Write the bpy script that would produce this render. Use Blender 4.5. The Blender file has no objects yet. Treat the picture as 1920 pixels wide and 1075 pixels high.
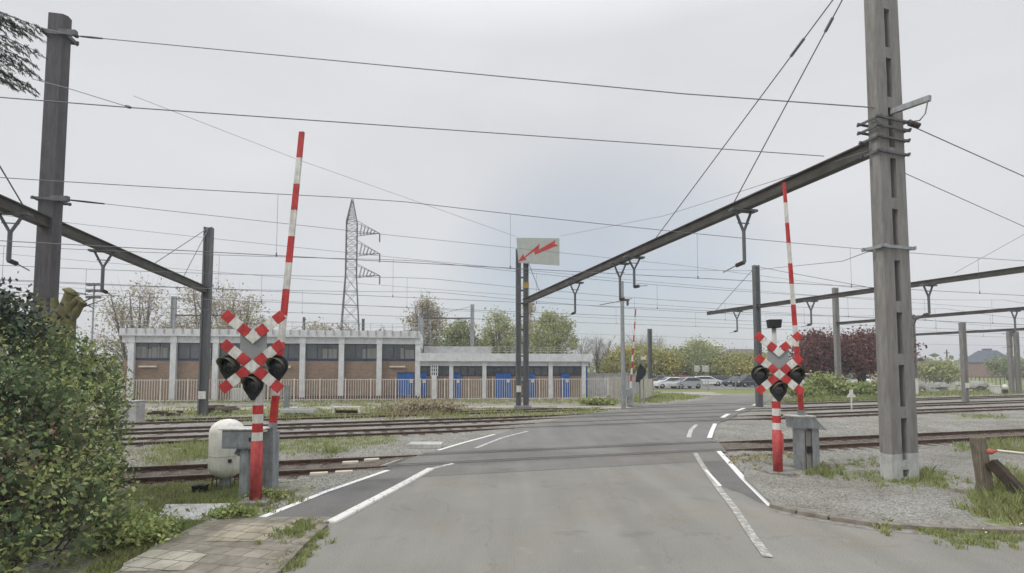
import bpy, math, random
import numpy as np
from mathutils import Vector, Matrix
R = math.radians
scene = bpy.context.scene
# ------------------------------------------------------------------ camera, sky, sun, exposure
F, PITCH, CAMH = 960.0, R(3.2), 2.5
cam = bpy.data.cameras.new('camera'); camo = bpy.data.objects.new('camera', cam)
scene.collection.objects.link(camo); scene.camera = camo
cam.sensor_width = 36; cam.lens = 36*F/1920; cam.shift_y = 101.5/1920
cam.clip_start = .05; cam.clip_end = 3000
camo.location = (0, 0, CAMH); camo.rotation_euler = (R(90)+PITCH, 0, 0)

HAZE = 0.0012
SUN_EL, SUN_AZ = 48, 238
world = bpy.data.worlds.new('World'); scene.world = world; world.use_nodes = True
wn = world.node_tree; wn.nodes.clear(); WL = wn.links
def wnode(t, **k):
    n = wn.nodes.new(t)
    for a, b in k.items(): setattr(n, a, b)
    return n
sky = wnode('ShaderNodeTexSky', sky_type='NISHITA', sun_disc=False)
sky.sun_elevation = R(SUN_EL); sky.sun_rotation = R(SUN_AZ); sky.dust_density = 2.0; sky.air_density = 1.0
tc = wnode('ShaderNodeTexCoord')
mp = wnode('ShaderNodeMapping'); mp.inputs['Scale'].default_value = (1.0, 1.0, 3.2)
WL.new(tc.outputs['Generated'], mp.inputs['Vector'])
nz = wnode('ShaderNodeTexNoise'); nz.inputs['Scale'].default_value = 1.7; nz.inputs['Detail'].default_value = 7; nz.inputs['Roughness'].default_value = .52
WL.new(mp.outputs[0], nz.inputs['Vector'])
cr = wnode('ShaderNodeValToRGB'); cr.color_ramp.elements[0].position = .30; cr.color_ramp.elements[1].position = .70
cr.color_ramp.elements[0].color = (7.2, 7.3, 7.5, 1); cr.color_ramp.elements[1].color = (8.15, 8.22, 8.32, 1)
WL.new(nz.outputs[0], cr.inputs[0])
# thin spots in the overcast let a little of the blue sky through
nz2 = wnode('ShaderNodeTexNoise'); nz2.inputs['Scale'].default_value = .9; nz2.inputs['Detail'].default_value = 5
mp2 = wnode('ShaderNodeMapping'); mp2.inputs['Location'].default_value = (.35, .1, .22); mp2.inputs['Scale'].default_value = (1.6, 1, 2.2)
WL.new(tc.outputs['Generated'], mp2.inputs['Vector']); WL.new(mp2.outputs[0], nz2.inputs['Vector'])
cr2 = wnode('ShaderNodeValToRGB'); cr2.color_ramp.elements[0].position = .45; cr2.color_ramp.elements[1].position = .68
cr2.color_ramp.elements[0].color = (.04, .04, .04, 1); cr2.color_ramp.elements[1].color = (.14, .14, .14, 1)
WL.new(nz2.outputs[0], cr2.inputs[0])
mix = wnode('ShaderNodeMix', data_type='RGBA')
# one larger gap in the clouds, low in the north
nrm = wnode('ShaderNodeVectorMath', operation='NORMALIZE'); WL.new(tc.outputs['Generated'], nrm.inputs[0])
gap = wnode('ShaderNodeVectorMath', operation='DOT_PRODUCT'); gap.inputs[1].default_value = Vector((.18, .97, .13)).normalized(); WL.new(nrm.outputs[0], gap.inputs[0])
gmr = wnode('ShaderNodeMapRange', interpolation_type='SMOOTHSTEP'); gmr.inputs[1].default_value = .935; gmr.inputs[2].default_value = 1.0; gmr.inputs[4].default_value = .62; WL.new(gap.outputs['Value'], gmr.inputs[0])
gm = wnode('ShaderNodeMath', operation='MULTIPLY'); WL.new(gmr.outputs[0], gm.inputs[0]); WL.new(nz.outputs[0], gm.inputs[1])
ga_ = wnode('ShaderNodeMath', operation='ADD', use_clamp=True); WL.new(gm.outputs[0], ga_.inputs[0]); WL.new(cr2.outputs[0], ga_.inputs[1])
skm = wnode('ShaderNodeVectorMath', operation='MULTIPLY'); skm.inputs[1].default_value = (1.06, 1.16, 1.17); WL.new(sky.outputs[0], skm.inputs[0])
WL.new(ga_.outputs[0], mix.inputs[0]); WL.new(cr.outputs[0], mix.inputs[6]); WL.new(skm.outputs[0], mix.inputs[7])
# an overcast sky is brightest overhead
sp = wnode('ShaderNodeSeparateXYZ'); WL.new(tc.outputs['Generated'], sp.inputs[0])
mr = wnode('ShaderNodeMapRange'); mr.inputs[1].default_value = .55; mr.inputs[2].default_value = 1; mr.inputs[3].default_value = 1; mr.inputs[4].default_value = 2.7
WL.new(sp.outputs['Z'], mr.inputs[0])
mul = wnode('ShaderNodeVectorMath', operation='SCALE'); WL.new(mix.outputs[2], mul.inputs[0]); WL.new(mr.outputs[0], mul.inputs['Scale'])
bg = wnode('ShaderNodeBackground'); bg.inputs[1].default_value = .1
WL.new(mul.outputs[0], bg.inputs[0])
WL.new(bg.outputs[0], wnode('ShaderNodeOutputWorld').inputs[0])

sun = bpy.data.lights.new('sun', 'SUN'); sun.energy = 1.5; sun.angle = R(14); sun.color = (1, .96, .9)
suno = bpy.data.objects.new('sun', sun); scene.collection.objects.link(suno)
sd = Vector((math.sin(R(SUN_AZ))*math.cos(R(SUN_EL)), math.cos(R(SUN_AZ))*math.cos(R(SUN_EL)), math.sin(R(SUN_EL))))
suno.rotation_euler = sd.to_track_quat('Z', 'Y').to_euler()
scene.render.engine = 'CYCLES'
scene.view_settings.view_transform = 'Standard'; scene.view_settings.look = 'None'
scene.view_settings.exposure = 0.0; scene.view_settings.gamma = 1
scene.render.resolution_x = 1024; scene.render.resolution_y = 573

# ------------------------------------------------------------------ surveying: sight lines of the photo to world points
_c, _s = math.cos(PITCH), math.sin(PITCH)
def ray(x, y):
    u = (x-960)/F; v = (639-y)/F
    return (u, _c-v*_s, _s+v*_c)
def G(x, y, z=0.0):                 # where the sight line meets height z
    r = ray(x, y); t = (z-CAMH)/r[2]; return Vector((r[0]*t, r[1]*t, z))
def D(x, y, Y):                     # the point of the sight line at distance Y
    r = ray(x, y); t = Y/r[1]; return Vector((r[0]*t, Y, CAMH+r[2]*t))
def proj(x, y, z):
    dz = z-CAMH; d = y*_c+dz*_s; v = -y*_s+dz*_c
    return 960+F*x/d, 639-F*v/d

# ------------------------------------------------------------------ mesh builder
C = scene.collection
ORG = {}
def basis(d):
    d = Vector(d).normalized(); up = Vector((0,0,1)) if abs(d.z) < .95 else Vector((0,1,0))
    a = d.cross(up).normalized(); return d, a, a.cross(d)
class MB:
    def __init__(s): s.v = []; s.f = []; s.m = []; s.sm = []
    def add(s, vs, fs, m=0, smooth=False):
        o = len(s.v); s.v += [tuple(p) for p in vs]
        for q in fs: s.f.append([o+i for i in q]); s.m.append(m); s.sm.append(smooth)
    def box(s, c, d, m=0, rz=0, M=None, tw=(1, 1)):
        hx, hy, hz = d[0]/2, d[1]/2, d[2]/2
        vs = []
        for z, t in ((-hz, 1), (hz, tw)):
            tx, ty = (1, 1) if t == 1 else t
            for x, y in ((-hx,-hy),(hx,-hy),(hx,hy),(-hx,hy)): vs.append(Vector((x*tx, y*ty, z)))
        if M is None: M = Matrix.Rotation(rz, 3, 'Z')
        vs = [M @ p + Vector(c) for p in vs]
        s.add(vs, [(3,2,1,0),(4,5,6,7),(0,1,5,4),(1,2,6,5),(2,3,7,6),(3,0,4,7)], m); return s
    def bar(s, a, b, w, h=None, m=0):
        h = h or w; a, b = Vector(a), Vector(b); d, x, y = basis(b-a); vs = []
        for p in (a, b):
            for i, j in ((-1,-1),(1,-1),(1,1),(-1,1)): vs.append(p+x*w/2*i+y*h/2*j)
        s.add(vs, [(3,2,1,0),(4,5,6,7),(0,1,5,4),(1,2,6,5),(2,3,7,6),(3,0,4,7)], m); return s
    def tube(s, pts, r, n=8, m=0, cap=True, smooth=True):
        pts = [Vector(p) for p in pts]; rs = r if isinstance(r, (list, tuple)) else [r]*len(pts)
        vs = []; fs = []
        for i, p in enumerate(pts):
            a = pts[max(i-1, 0)]; b = pts[min(i+1, len(pts)-1)]
            _, x, y = basis(b-a)
            for k in range(n):
                t = 2*math.pi*k/n; vs.append(p+(x*math.cos(t)+y*math.sin(t))*rs[i])
        for i in range(len(pts)-1):
            for k in range(n):
                k2 = (k+1) % n; fs.append((i*n+k, i*n+k2, (i+1)*n+k2, (i+1)*n+k))
        s.add(vs, fs, m, smooth)
        if cap: s.add(vs[:n], [tuple(reversed(range(n)))], m); s.add(vs[-n:], [tuple(range(n))], m)
        return s
    def lathe(s, prof, c=(0,0,0), n=20, m=0, axis='Z', M=None):
        vs = []; fs = []; c = Vector(c)
        for r, h in prof:
            for k in range(n):
                t = 2*math.pi*k/n; p = Vector((r*math.cos(t), r*math.sin(t), h))
                if axis == 'Y': p = Vector((p.x, -p.z, p.y))
                if axis == 'X': p = Vector((p.z, p.x, p.y))
                if M is not None: p = M @ p
                vs.append(p+c)
        for i in range(len(prof)-1):
            for k in range(n):
                k2 = (k+1) % n; fs.append((i*n+k, i*n+k2, (i+1)*n+k2, (i+1)*n+k))
        s.add(vs, fs, m, True); return s
    def prism(s, poly, vec, m=0, M=None):        # poly: 3D points in a plane, swept by vec
        n = len(poly); poly = [Vector(p) for p in poly]; vec = Vector(vec)
        vs = poly+[p+vec for p in poly]
        if M is not None: vs = [M @ p for p in vs]
        fs = [tuple(reversed(range(n))), tuple(range(n, 2*n))]+[(i, (i+1) % n, n+(i+1) % n, n+i) for i in range(n)]
        s.add(vs, fs, m); return s
    def xf(s, M):
        s.v = [tuple(M @ Vector(p)) for p in s.v]; return s
    def build(s, name, mats, parent=None, org=None, bevel=0):
        me = bpy.data.meshes.new(name); o = bpy.data.objects.new(name, me); C.objects.link(o)
        if org is None:
            org = ORG.get(parent.name, Vector((0,0,0))) if parent else Vector((0,0,0))
        org = Vector(org)
        me.from_pydata([tuple(Vector(p)-org) for p in s.v], [], s.f)
        for k in (mats if isinstance(mats, (list, tuple)) else [mats]): me.materials.append(k)
        me.polygons.foreach_set('material_index', s.m); me.polygons.foreach_set('use_smooth', s.sm)
        me.update(); ORG[o.name] = org
        if parent: o.parent = parent
        else: o.location = org
        if bevel:
            b = o.modifiers.new('bevel', 'BEVEL'); b.width = bevel; b.segments = 2; b.limit_method = 'ANGLE'
        return o
def tag(o, label, cat, group=None, kind=None):
    if label: o['label'] = label
    if cat: o['category'] = cat
    if group: o['group'] = group
    if kind: o['kind'] = kind
    return o
def thing(name, label, cat, loc=(0,0,0), rz=0, group=None):
    o = bpy.data.objects.new(name, None); C.objects.link(o); o.empty_display_size = .3
    o.location = loc; o.rotation_euler = (0, 0, rz); ORG[o.name] = Vector((0,0,0)) if rz else Vector(loc)
    return tag(o, label, cat, group)
def local(name, label, cat, loc=(0,0,0), rz=0, group=None):   # its parts are built in its own coordinates
    o = thing(name, label, cat, loc, rz, group); ORG[o.name] = Vector((0,0,0)); return o
def dup(root, loc, rz=0, label=None, group=None, scale=None):
    r = root.copy(); C.objects.link(r); r.location = loc; r.rotation_euler = (0, 0, rz)
    if label: r['label'] = label
    if group: r['group'] = group
    if scale: r.scale = scale
    def rec(a, b):
        for ch in list(a.children):
            c = ch.copy(); C.objects.link(c); c.parent = b; rec(ch, c)
    rec(root, r); return r
def struct(o): o['kind'] = 'structure'; return o

# ------------------------------------------------------------------ materials
def mat(name, col, rough=.8, metal=0, var=.15, scale=3, bump=0, col2=None, fine=40, island=0, spec=.3, streak=None, trans=0, grime=0):
    m = bpy.data.materials.new(name); m.use_nodes = True; t = m.node_tree; b = t.nodes['Principled BSDF']; L = t.links
    b.inputs['Roughness'].default_value = rough; b.inputs['Metallic'].default_value = metal
    b.inputs['Specular IOR Level'].default_value = spec
    c2 = col2 or tuple(x*(1-var*1.6) for x in col); c1 = col if col2 else tuple(min(1, x*(1+var)) for x in col)
    tcn = t.nodes.new('ShaderNodeTexCoord'); n = t.nodes.new('ShaderNodeTexNoise'); n.inputs['Scale'].default_value = scale
    n.inputs['Detail'].default_value = 8; n.inputs['Roughness'].default_value = .65
    vec = tcn.outputs['Object']
    if streak:
        mpn = t.nodes.new('ShaderNodeMapping'); mpn.inputs['Scale'].default_value = streak; L.new(vec, mpn.inputs[0]); vec = mpn.outputs[0]
    L.new(vec, n.inputs['Vector'])
    r = t.nodes.new('ShaderNodeValToRGB'); r.color_ramp.elements[0].position = .32; r.color_ramp.elements[1].position = .68
    r.color_ramp.elements[0].color = (*c2, 1); r.color_ramp.elements[1].color = (*c1, 1); L.new(n.outputs[0], r.inputs[0])
    out = r.outputs[0]
    if island:
        g = t.nodes.new('ShaderNodeNewGeometry'); h = t.nodes.new('ShaderNodeHueSaturation')
        mr = t.nodes.new('ShaderNodeMapRange'); mr.inputs[3].default_value = 1-island; mr.inputs[4].default_value = 1+island
        L.new(g.outputs['Random Per Island'], mr.inputs[0]); L.new(mr.outputs[0], h.inputs['Value'])
        mr2 = t.nodes.new('ShaderNodeMapRange'); mr2.inputs[3].default_value = .47; mr2.inputs[4].default_value = .53
        mm = t.nodes.new('ShaderNodeMath'); mm.operation = 'FRACT'; m3 = t.nodes.new('ShaderNodeMath'); m3.operation = 'MULTIPLY'; m3.inputs[1].default_value = 17.3
        L.new(g.outputs['Random Per Island'], m3.inputs[0]); L.new(m3.outputs[0], mm.inputs[0]); L.new(mm.outputs[0], mr2.inputs[0]); L.new(mr2.outputs[0], h.inputs['Hue'])
        L.new(out, h.inputs['Color']); out = h.outputs[0]
    if grime:
        mg = t.nodes.new('ShaderNodeMapping'); mg.inputs['Scale'].default_value = (9, 9, 1.6); mg.inputs['Location'].default_value = (3.1, 1.7, .4); L.new(tcn.outputs['Object'], mg.inputs[0])
        ng = t.nodes.new('ShaderNodeTexNoise'); ng.inputs['Scale'].default_value = 1.3; ng.inputs['Detail'].default_value = 8; ng.inputs['Roughness'].default_value = .7; L.new(mg.outputs[0], ng.inputs['Vector'])
        rg = t.nodes.new('ShaderNodeValToRGB'); rg.color_ramp.elements[0].position = .42; rg.color_ramp.elements[1].position = .70
        rg.color_ramp.elements[0].color = (1,1,1,1); rg.color_ramp.elements[1].color = (1-grime*.85, 1-grime, 1-grime*1.15, 1); L.new(ng.outputs[0], rg.inputs[0])
        xg = t.nodes.new('ShaderNodeMix'); xg.data_type = 'RGBA'; xg.blend_type = 'MULTIPLY'; xg.inputs[0].default_value = 1; L.new(out, xg.inputs[6]); L.new(rg.outputs[0], xg.inputs[7]); out = xg.outputs[2]
    L.new(out, b.inputs['Base Color'])
    if bump:
        n2 = t.nodes.new('ShaderNodeTexNoise'); n2.inputs['Scale'].default_value = fine; n2.inputs['Detail'].default_value = 4
        L.new(tcn.outputs['Object'], n2.inputs['Vector'])
        bp = t.nodes.new('ShaderNodeBump'); bp.inputs['Strength'].default_value = bump; bp.inputs['Distance'].default_value = .02
        L.new(n2.outputs[0], bp.inputs['Height']); L.new(bp.outputs[0], b.inputs['Normal'])
    if trans:
        tr = t.nodes.new('ShaderNodeBsdfTranslucent'); ms = t.nodes.new('ShaderNodeMixShader'); ms.inputs[0].default_value = trans
        L.new(out, tr.inputs[0]); L.new(b.outputs[0], ms.inputs[1]); L.new(tr.outputs[0], ms.inputs[2])
        L.new(ms.outputs[0], t.nodes['Material Output'].inputs[0])
    return m
M = {}
def mk(k, *a, **kw): M[k] = mat(k, *a, **kw)
mk('concrete_grey', (.25,.245,.235), .85, var=.13, scale=1.6, bump=.35, fine=60, streak=(4,4,.5), grime=.3)
mk('concrete_dark', (.112,.108,.118), .85, var=.10, scale=2.2, bump=.3, streak=(4,4,.4), grime=.35)
mk('concrete_pale', (.50,.51,.50), .8, var=.14, scale=3, bump=.15, grime=.3)
mk('mast_steel', (.13,.135,.14), .6, .2, var=.2, scale=2.5, streak=(3,3,.5))
mk('beam_dark', (.085,.08,.07), .6, .3, var=.25, scale=2)
mk('galv', (.36,.38,.40), .5, .4, var=.12, scale=6, grime=.35)
mk('insulator', (.06,.045,.04), .35, 0)
mk('wire', (.20,.20,.215), .5, .5, var=.1)
mk('red_paint', (.54,.045,.045), .5, var=.22, scale=7, spec=.4, grime=.35)
mk('red_ball', (.45,.12,.09), .7)
mk('red_faded', (.52,.09,.09), .6, var=.2, scale=6, grime=.3)
mk('white_paint', (.70,.70,.66), .55, var=.14, scale=7, spec=.4, grime=.35)
mk('white_tank', (.86,.85,.79), .5, var=.10, scale=3, bump=.05, grime=.22)
mk('cabinet_grey', (.28,.31,.33), .55, var=.18, scale=5, grime=.4)
mk('plate_grey', (.27,.28,.28), .6, var=.08)
mk('slot_shade', (.045,.043,.045), .9)
mk('black_matt', (.016,.018,.02), .5, var=.2)
mk('lens', (.03,.03,.035), .12, 0, spec=.7, var=.3, scale=20)
mk('hood', (.13,.12,.08), .45, var=.25, scale=10)
mk('yellow', (.36,.26,.05), .6)
mk('rust', (.115,.07,.052), .85, var=.3, scale=5, bump=.3)
mk('rail_top', (.20,.16,.14), .4, .6, var=.2)
mk('sleeper', (.10,.08,.065), .9, var=.3, scale=6, bump=.4)
mk('wood_old', (.17,.145,.11), .9, var=.3, scale=6, bump=.5, streak=(6,6,.8))
mk('wood_dark', (.055,.04,.03), .9, var=.3, scale=6, bump=.4)
mk('kerb', (.235,.21,.18), .9, var=.25, scale=5, bump=.4)
mk('blue_paint', (.025,.11,.36), .5, var=.15, scale=3)
mk('blue_frame', (.03,.05,.105), .5)
mk('white_render', (.66,.68,.70), .7, var=.10, scale=2, grime=.2)
mk('fence_cream', (.60,.57,.52), .6, var=.12)
mk('panel_cream', (.55,.52,.44), .85, var=.14, scale=3)
mk('cream', (.62,.58,.48), .8)
mk('roof_dark', (.10,.09,.085), .9, var=.2)
mk('roof_slate', (.10,.12,.15), .7, var=.2)
mk('brick_red', (.30,.15,.12), .9, var=.2, scale=3)
mk('render_tan', (.42,.35,.27), .9)
mk('pale_wall', (.42,.42,.42), .9)
mk('bark', (.11,.09,.07), .95, var=.3, scale=8, bump=.4)
mk('bark_grey', (.17,.15,.13), .95, var=.3, scale=8)
mk('bark_moss', (.18,.165,.08), .95, var=.35, scale=5, bump=.6, fine=25)
mk('stone', (.29,.285,.275), .9, var=.2, island=.35)
mk('tyre', (.02,.02,.02), .9); mk('rim', (.35,.35,.36), .3, .8); mk('car_glass', (.03,.04,.05), .08, spec=.8)
for k, c in dict(white=(.75,.76,.77), silver=(.42,.44,.46), dark=(.03,.035,.04), blue=(.04,.055,.09), green=(.05,.07,.065), red=(.33,.04,.04), grey=(.16,.17,.18)).items():
    mk('car_'+k, c, .25, .1, var=.03, spec=.6)
mk('leaf_hedge', (.38,.42,.17), .6, island=.45, var=.4, scale=1.2, trans=.4, col2=(.24,.31,.11))
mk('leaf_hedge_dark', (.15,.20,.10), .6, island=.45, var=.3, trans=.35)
mk('leaf_bronze', (.27,.20,.12), .6, island=.5, var=.3, trans=.2)
mk('leaf_light', (.38,.43,.17), .55, island=.4, var=.3, trans=.3)
mk('leaf_willow', (.44,.44,.22), .7, island=.35, var=.25, scale=.4, trans=.3, col2=(.30,.34,.14))
mk('leaf_green', (.30,.33,.15), .7, island=.4, var=.3, scale=.4, trans=.25, col2=(.18,.22,.10))
mk('leaf_brown', (.46,.39,.28), .8, island=.4, var=.3, scale=.4, trans=.3, col2=(.34,.31,.20))
mk('leaf_plum', (.16,.062,.055), .65, island=.5, var=.35, scale=.6, trans=.2)
mk('leaf_gorse', (.46,.41,.11), .7, island=.35, var=.3, scale=.3, trans=.25, col2=(.28,.30,.10))
mk('needle', (.085,.115,.085), .7, island=.4, var=.3)
mk('twig', (.20,.17,.14), .9, var=.2)
mk('grass', (.27,.34,.12), .7, island=.35, var=.3, scale=.8, trans=.4, col2=(.38,.38,.18))
mk('grass_dry', (.38,.34,.2), .8, island=.4, var=.3, trans=.2)
mk('petal', (.75,.75,.65), .6)
# ------------------------------------------------------------------ ground materials
def nn(t, typ, **k):
    n = t.nodes.new(typ)
    for a, b in k.items(): setattr(n, a, b)
    return n
def gravel_nodes(t, vec, pale=1.0):
    L = t.links
    v = nn(t, 'ShaderNodeTexVoronoi'); v.inputs['Scale'].default_value = 34; L.new(vec, v.inputs['Vector'])
    s = nn(t, 'ShaderNodeSeparateColor'); L.new(v.outputs['Color'], s.inputs[0])
    r = nn(t, 'ShaderNodeValToRGB'); e = r.color_ramp.elements
    e[0].position = 0; e[0].color = (.17*pale,.168*pale,.152*pale,1); e[1].position = 1; e[1].color = (.40*pale,.395*pale,.365*pale,1)
    L.new(s.outputs[0], r.inputs[0])
    n = nn(t, 'ShaderNodeTexNoise'); n.inputs['Scale'].default_value = .6; n.inputs['Detail'].default_value = 6; L.new(vec, n.inputs['Vector'])
    r2 = nn(t, 'ShaderNodeValToRGB'); r2.color_ramp.elements[0].position = .3; r2.color_ramp.elements[1].position = .7
    r2.color_ramp.elements[0].color = (.76,.73,.68,1); r2.color_ramp.elements[1].color = (1.08,1.08,1.08,1); L.new(n.outputs[0], r2.inputs[0])
    m = nn(t, 'ShaderNodeMix', data_type='RGBA', blend_type='MULTIPLY'); m.inputs[0].default_value = 1
    L.new(r.outputs[0], m.inputs[6]); L.new(r2.outputs[0], m.inputs[7])
    return m.outputs[2], v.outputs['Distance']
def ground_material(name, masked, pale=1.0, patch=None):
    m = bpy.data.materials.new(name); m.use_nodes = True; t = m.node_tree; L = t.links; b = t.nodes['Principled BSDF']
    b.inputs['Roughness'].default_value = .95; b.inputs['Specular IOR Level'].default_value = .1
    g = nn(t, 'ShaderNodeNewGeometry'); col, h = gravel_nodes(t, g.outputs['Position'], pale)
    n = nn(t, 'ShaderNodeTexNoise'); n.inputs['Scale'].default_value = 1.6; n.inputs['Detail'].default_value = 9; n.inputs['Roughness'].default_value = .7
    L.new(g.outputs['Position'], n.inputs['Vector'])
    def layer(col, attr, c1, c2, lo, hi, nscale):
        a = nn(t, 'ShaderNodeAttribute', attribute_name=attr)
        if attr is None: pass
        ad = nn(t, 'ShaderNodeMath', operation='ADD'); L.new(a.outputs['Fac'], ad.inputs[0]); L.new(n.outputs[0], ad.inputs[1])
        mr = nn(t, 'ShaderNodeMapRange'); mr.inputs[1].default_value = lo; mr.inputs[2].default_value = hi; L.new(ad.outputs[0], mr.inputs[0])
        n2 = nn(t, 'ShaderNodeTexNoise'); n2.inputs['Scale'].default_value = nscale; n2.inputs['Detail'].default_value = 8; n2.inputs['Roughness'].default_value = .7
        L.new(g.outputs['Position'], n2.inputs['Vector'])
        r = nn(t, 'ShaderNodeValToRGB'); r.color_ramp.elements[0].position = .35; r.color_ramp.elements[1].position = .65
        r.color_ramp.elements[0].color = (*c1, 1); r.color_ramp.elements[1].color = (*c2, 1); L.new(n2.outputs[0], r.inputs[0])
        mx = nn(t, 'ShaderNodeMix', data_type='RGBA'); L.new(mr.outputs[0], mx.inputs[0]); L.new(col, mx.inputs[6]); L.new(r.outputs[0], mx.inputs[7])
        return mx.outputs[2]
    if masked:
        col = layer(col, 'dirt_shade', (.10,.083,.068), (.20,.172,.145), 1.0, 1.25, 4)
        col = layer(col, 'grass', (.13,.17,.05), (.29,.31,.13), 1.0, 1.25, 2.5)
    L.new(col, b.inputs['Base Color'])
    bp = nn(t, 'ShaderNodeBump'); bp.inputs['Strength'].default_value = .6; bp.inputs['Distance'].default_value = .03; bp.invert = True
    L.new(h, bp.inputs['Height']); L.new(bp.outputs[0], b.inputs['Normal'])
    return m
def asphalt(name, c1, c2, tint=None, crack=True, pale_spots=.0):
    m = bpy.data.materials.new(name); m.use_nodes = True; t = m.node_tree; L = t.links; b = t.nodes['Principled BSDF']
    b.inputs['Roughness'].default_value = .9; b.inputs['Specular IOR Level'].default_value = .15
    g = nn(t, 'ShaderNodeNewGeometry')
    n = nn(t, 'ShaderNodeTexNoise'); n.inputs['Scale'].default_value = .35; n.inputs['Detail'].default_value = 9; n.inputs['Roughness'].default_value = .6
    L.new(g.outputs['Position'], n.inputs['Vector'])
    r = nn(t, 'ShaderNodeValToRGB'); r.color_ramp.elements[0].position = .33; r.color_ramp.elements[1].position = .67
    r.color_ramp.elements[0].color = (*c1, 1); r.color_ramp.elements[1].color = (*c2, 1); L.new(n.outputs[0], r.inputs[0])
    n3 = nn(t, 'ShaderNodeTexNoise'); n3.inputs['Scale'].default_value = 60; n3.inputs['Detail'].default_value = 3; L.new(g.outputs['Position'], n3.inputs['Vector'])
    r3 = nn(t, 'ShaderNodeValToRGB'); r3.color_ramp.elements[0].position = .3; r3.color_ramp.elements[1].position = .7
    r3.color_ramp.elements[0].color = (.74,.74,.74,1); r3.color_ramp.elements[1].color = (1.24,1.24,1.23,1); L.new(n3.outputs[0], r3.inputs[0])
    mx = nn(t, 'ShaderNodeMix', data_type='RGBA', blend_type='MULTIPLY'); mx.inputs[0].default_value = 1
    L.new(r.outputs[0], mx.inputs[6]); L.new(r3.outputs[0], mx.inputs[7]); col = mx.outputs[2]
    if name == 'crossing_asphalt': pass
    # wheel tracks and drag marks run along the road
    mp_ = nn(t, 'ShaderNodeMapping'); mp_.inputs['Rotation'].default_value = (0, 0, R(14)); mp_.inputs['Scale'].default_value = (1.5, .12, 1)
    L.new(g.outputs['Position'], mp_.inputs[0]); n4 = nn(t, 'ShaderNodeTexNoise'); n4.inputs['Scale'].default_value = 1.1; n4.inputs['Detail'].default_value = 5
    L.new(mp_.outputs[0], n4.inputs['Vector'])
    r4 = nn(t, 'ShaderNodeValToRGB'); r4.color_ramp.elements[0].position = .36; r4.color_ramp.elements[1].position = .64
    r4.color_ramp.elements[0].color = (.94,.94,.945,1); r4.color_ramp.elements[1].color = (1.05,1.05,1.045,1); L.new(n4.outputs[0], r4.inputs[0])
    m4 = nn(t, 'ShaderNodeMix', data_type='RGBA', blend_type='MULTIPLY'); m4.inputs[0].default_value = 1
    L.new(col, m4.inputs[6]); L.new(r4.outputs[0], m4.inputs[7]); col = m4.outputs[2]
    # oil spots, brownish dirt and pale scuffs with shapes of their own
    for sc_, lo_, hi_, cc in ((.9,.60,.72,(.80,.78,.75)),(.45,.52,.66,(1.0,.95,.89)),(2.2,.63,.70,(1.14,1.13,1.10)),(7,.66,.72,(.80,.80,.80))):
        ns = nn(t, 'ShaderNodeTexNoise'); ns.inputs['Scale'].default_value = sc_; ns.inputs['Detail'].default_value = 9; ns.inputs['Roughness'].default_value = .62; ns.inputs['Distortion'].default_value = .4
        mo = nn(t, 'ShaderNodeMapping'); mo.inputs['Location'].default_value = (sc_*7, sc_*3, 0); L.new(g.outputs['Position'], mo.inputs[0]); L.new(mo.outputs[0], ns.inputs['Vector'])
        rs = nn(t, 'ShaderNodeMapRange'); rs.inputs[1].default_value = lo_; rs.inputs[2].default_value = hi_; L.new(ns.outputs[0], rs.inputs[0])
        ms_ = nn(t, 'ShaderNodeMix', data_type='RGBA', blend_type='MULTIPLY'); ms_.inputs[7].default_value = (*cc, 1); L.new(rs.outputs[0], ms_.inputs[0]); L.new(col, ms_.inputs[6]); col = ms_.outputs[2]
    if crack:
        v = nn(t, 'ShaderNodeTexVoronoi', feature='DISTANCE_TO_EDGE'); v.inputs['Scale'].default_value = .33
        nd = nn(t, 'ShaderNodeTexNoise'); nd.inputs['Scale'].default_value = 1.5; nd.inputs['Detail'].default_value = 6; L.new(g.outputs['Position'], nd.inputs['Vector'])
        va = nn(t, 'ShaderNodeVectorMath', operation='ADD'); L.new(g.outputs['Position'], va.inputs[0]); L.new(nd.outputs['Color'], va.inputs[1]); L.new(va.outputs[0], v.inputs['Vector'])
        lt = nn(t, 'ShaderNodeMapRange'); lt.inputs[1].default_value = .0; lt.inputs[2].default_value = .006; lt.inputs[3].default_value = .86; lt.inputs[4].default_value = 1; L.new(v.outputs['Distance'], lt.inputs[0])
        m5 = nn(t, 'ShaderNodeVectorMath', operation='SCALE'); L.new(col, m5.inputs[0]); L.new(lt.outputs[0], m5.inputs['Scale']); col = m5.outputs[0]
    L.new(col, b.inputs['Base Color'])
    bp = nn(t, 'ShaderNodeBump'); bp.inputs['Strength'].default_value = .35; bp.inputs['Distance'].default_value = .01
    L.new(n3.outputs[0], bp.inputs['Height']); L.new(bp.outputs[0], b.inputs['Normal'])
    return m
def worn_paint(name, wear=.5, col=(.72,.72,.70)):
    m = bpy.data.materials.new(name); m.use_nodes = True; t = m.node_tree; L = t.links; b = t.nodes['Principled BSDF']; b.inputs['Roughness'].default_value = .8
    g = nn(t, 'ShaderNodeNewGeometry'); n = nn(t, 'ShaderNodeTexNoise'); n.inputs['Scale'].default_value = 9; n.inputs['Detail'].default_value = 8; n.inputs['Roughness'].default_value = .7
    L.new(g.outputs['Position'], n.inputs['Vector'])
    r = nn(t, 'ShaderNodeValToRGB'); r.color_ramp.elements[0].position = wear-.06; r.color_ramp.elements[1].position = wear+.06
    r.color_ramp.elements[0].color = (.27,.265,.25,1); r.color_ramp.elements[1].color = (*col, 1); L.new(n.outputs[0], r.inputs[0]); L.new(r.outputs[0], b.inputs['Base Color'])
    return m
M['asphalt'] = asphalt('road_asphalt', (.205,.199,.182), (.252,.245,.225))
M['asphalt_far'] = asphalt('far_asphalt', (.178,.176,.17), (.212,.21,.204), crack=False)
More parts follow.
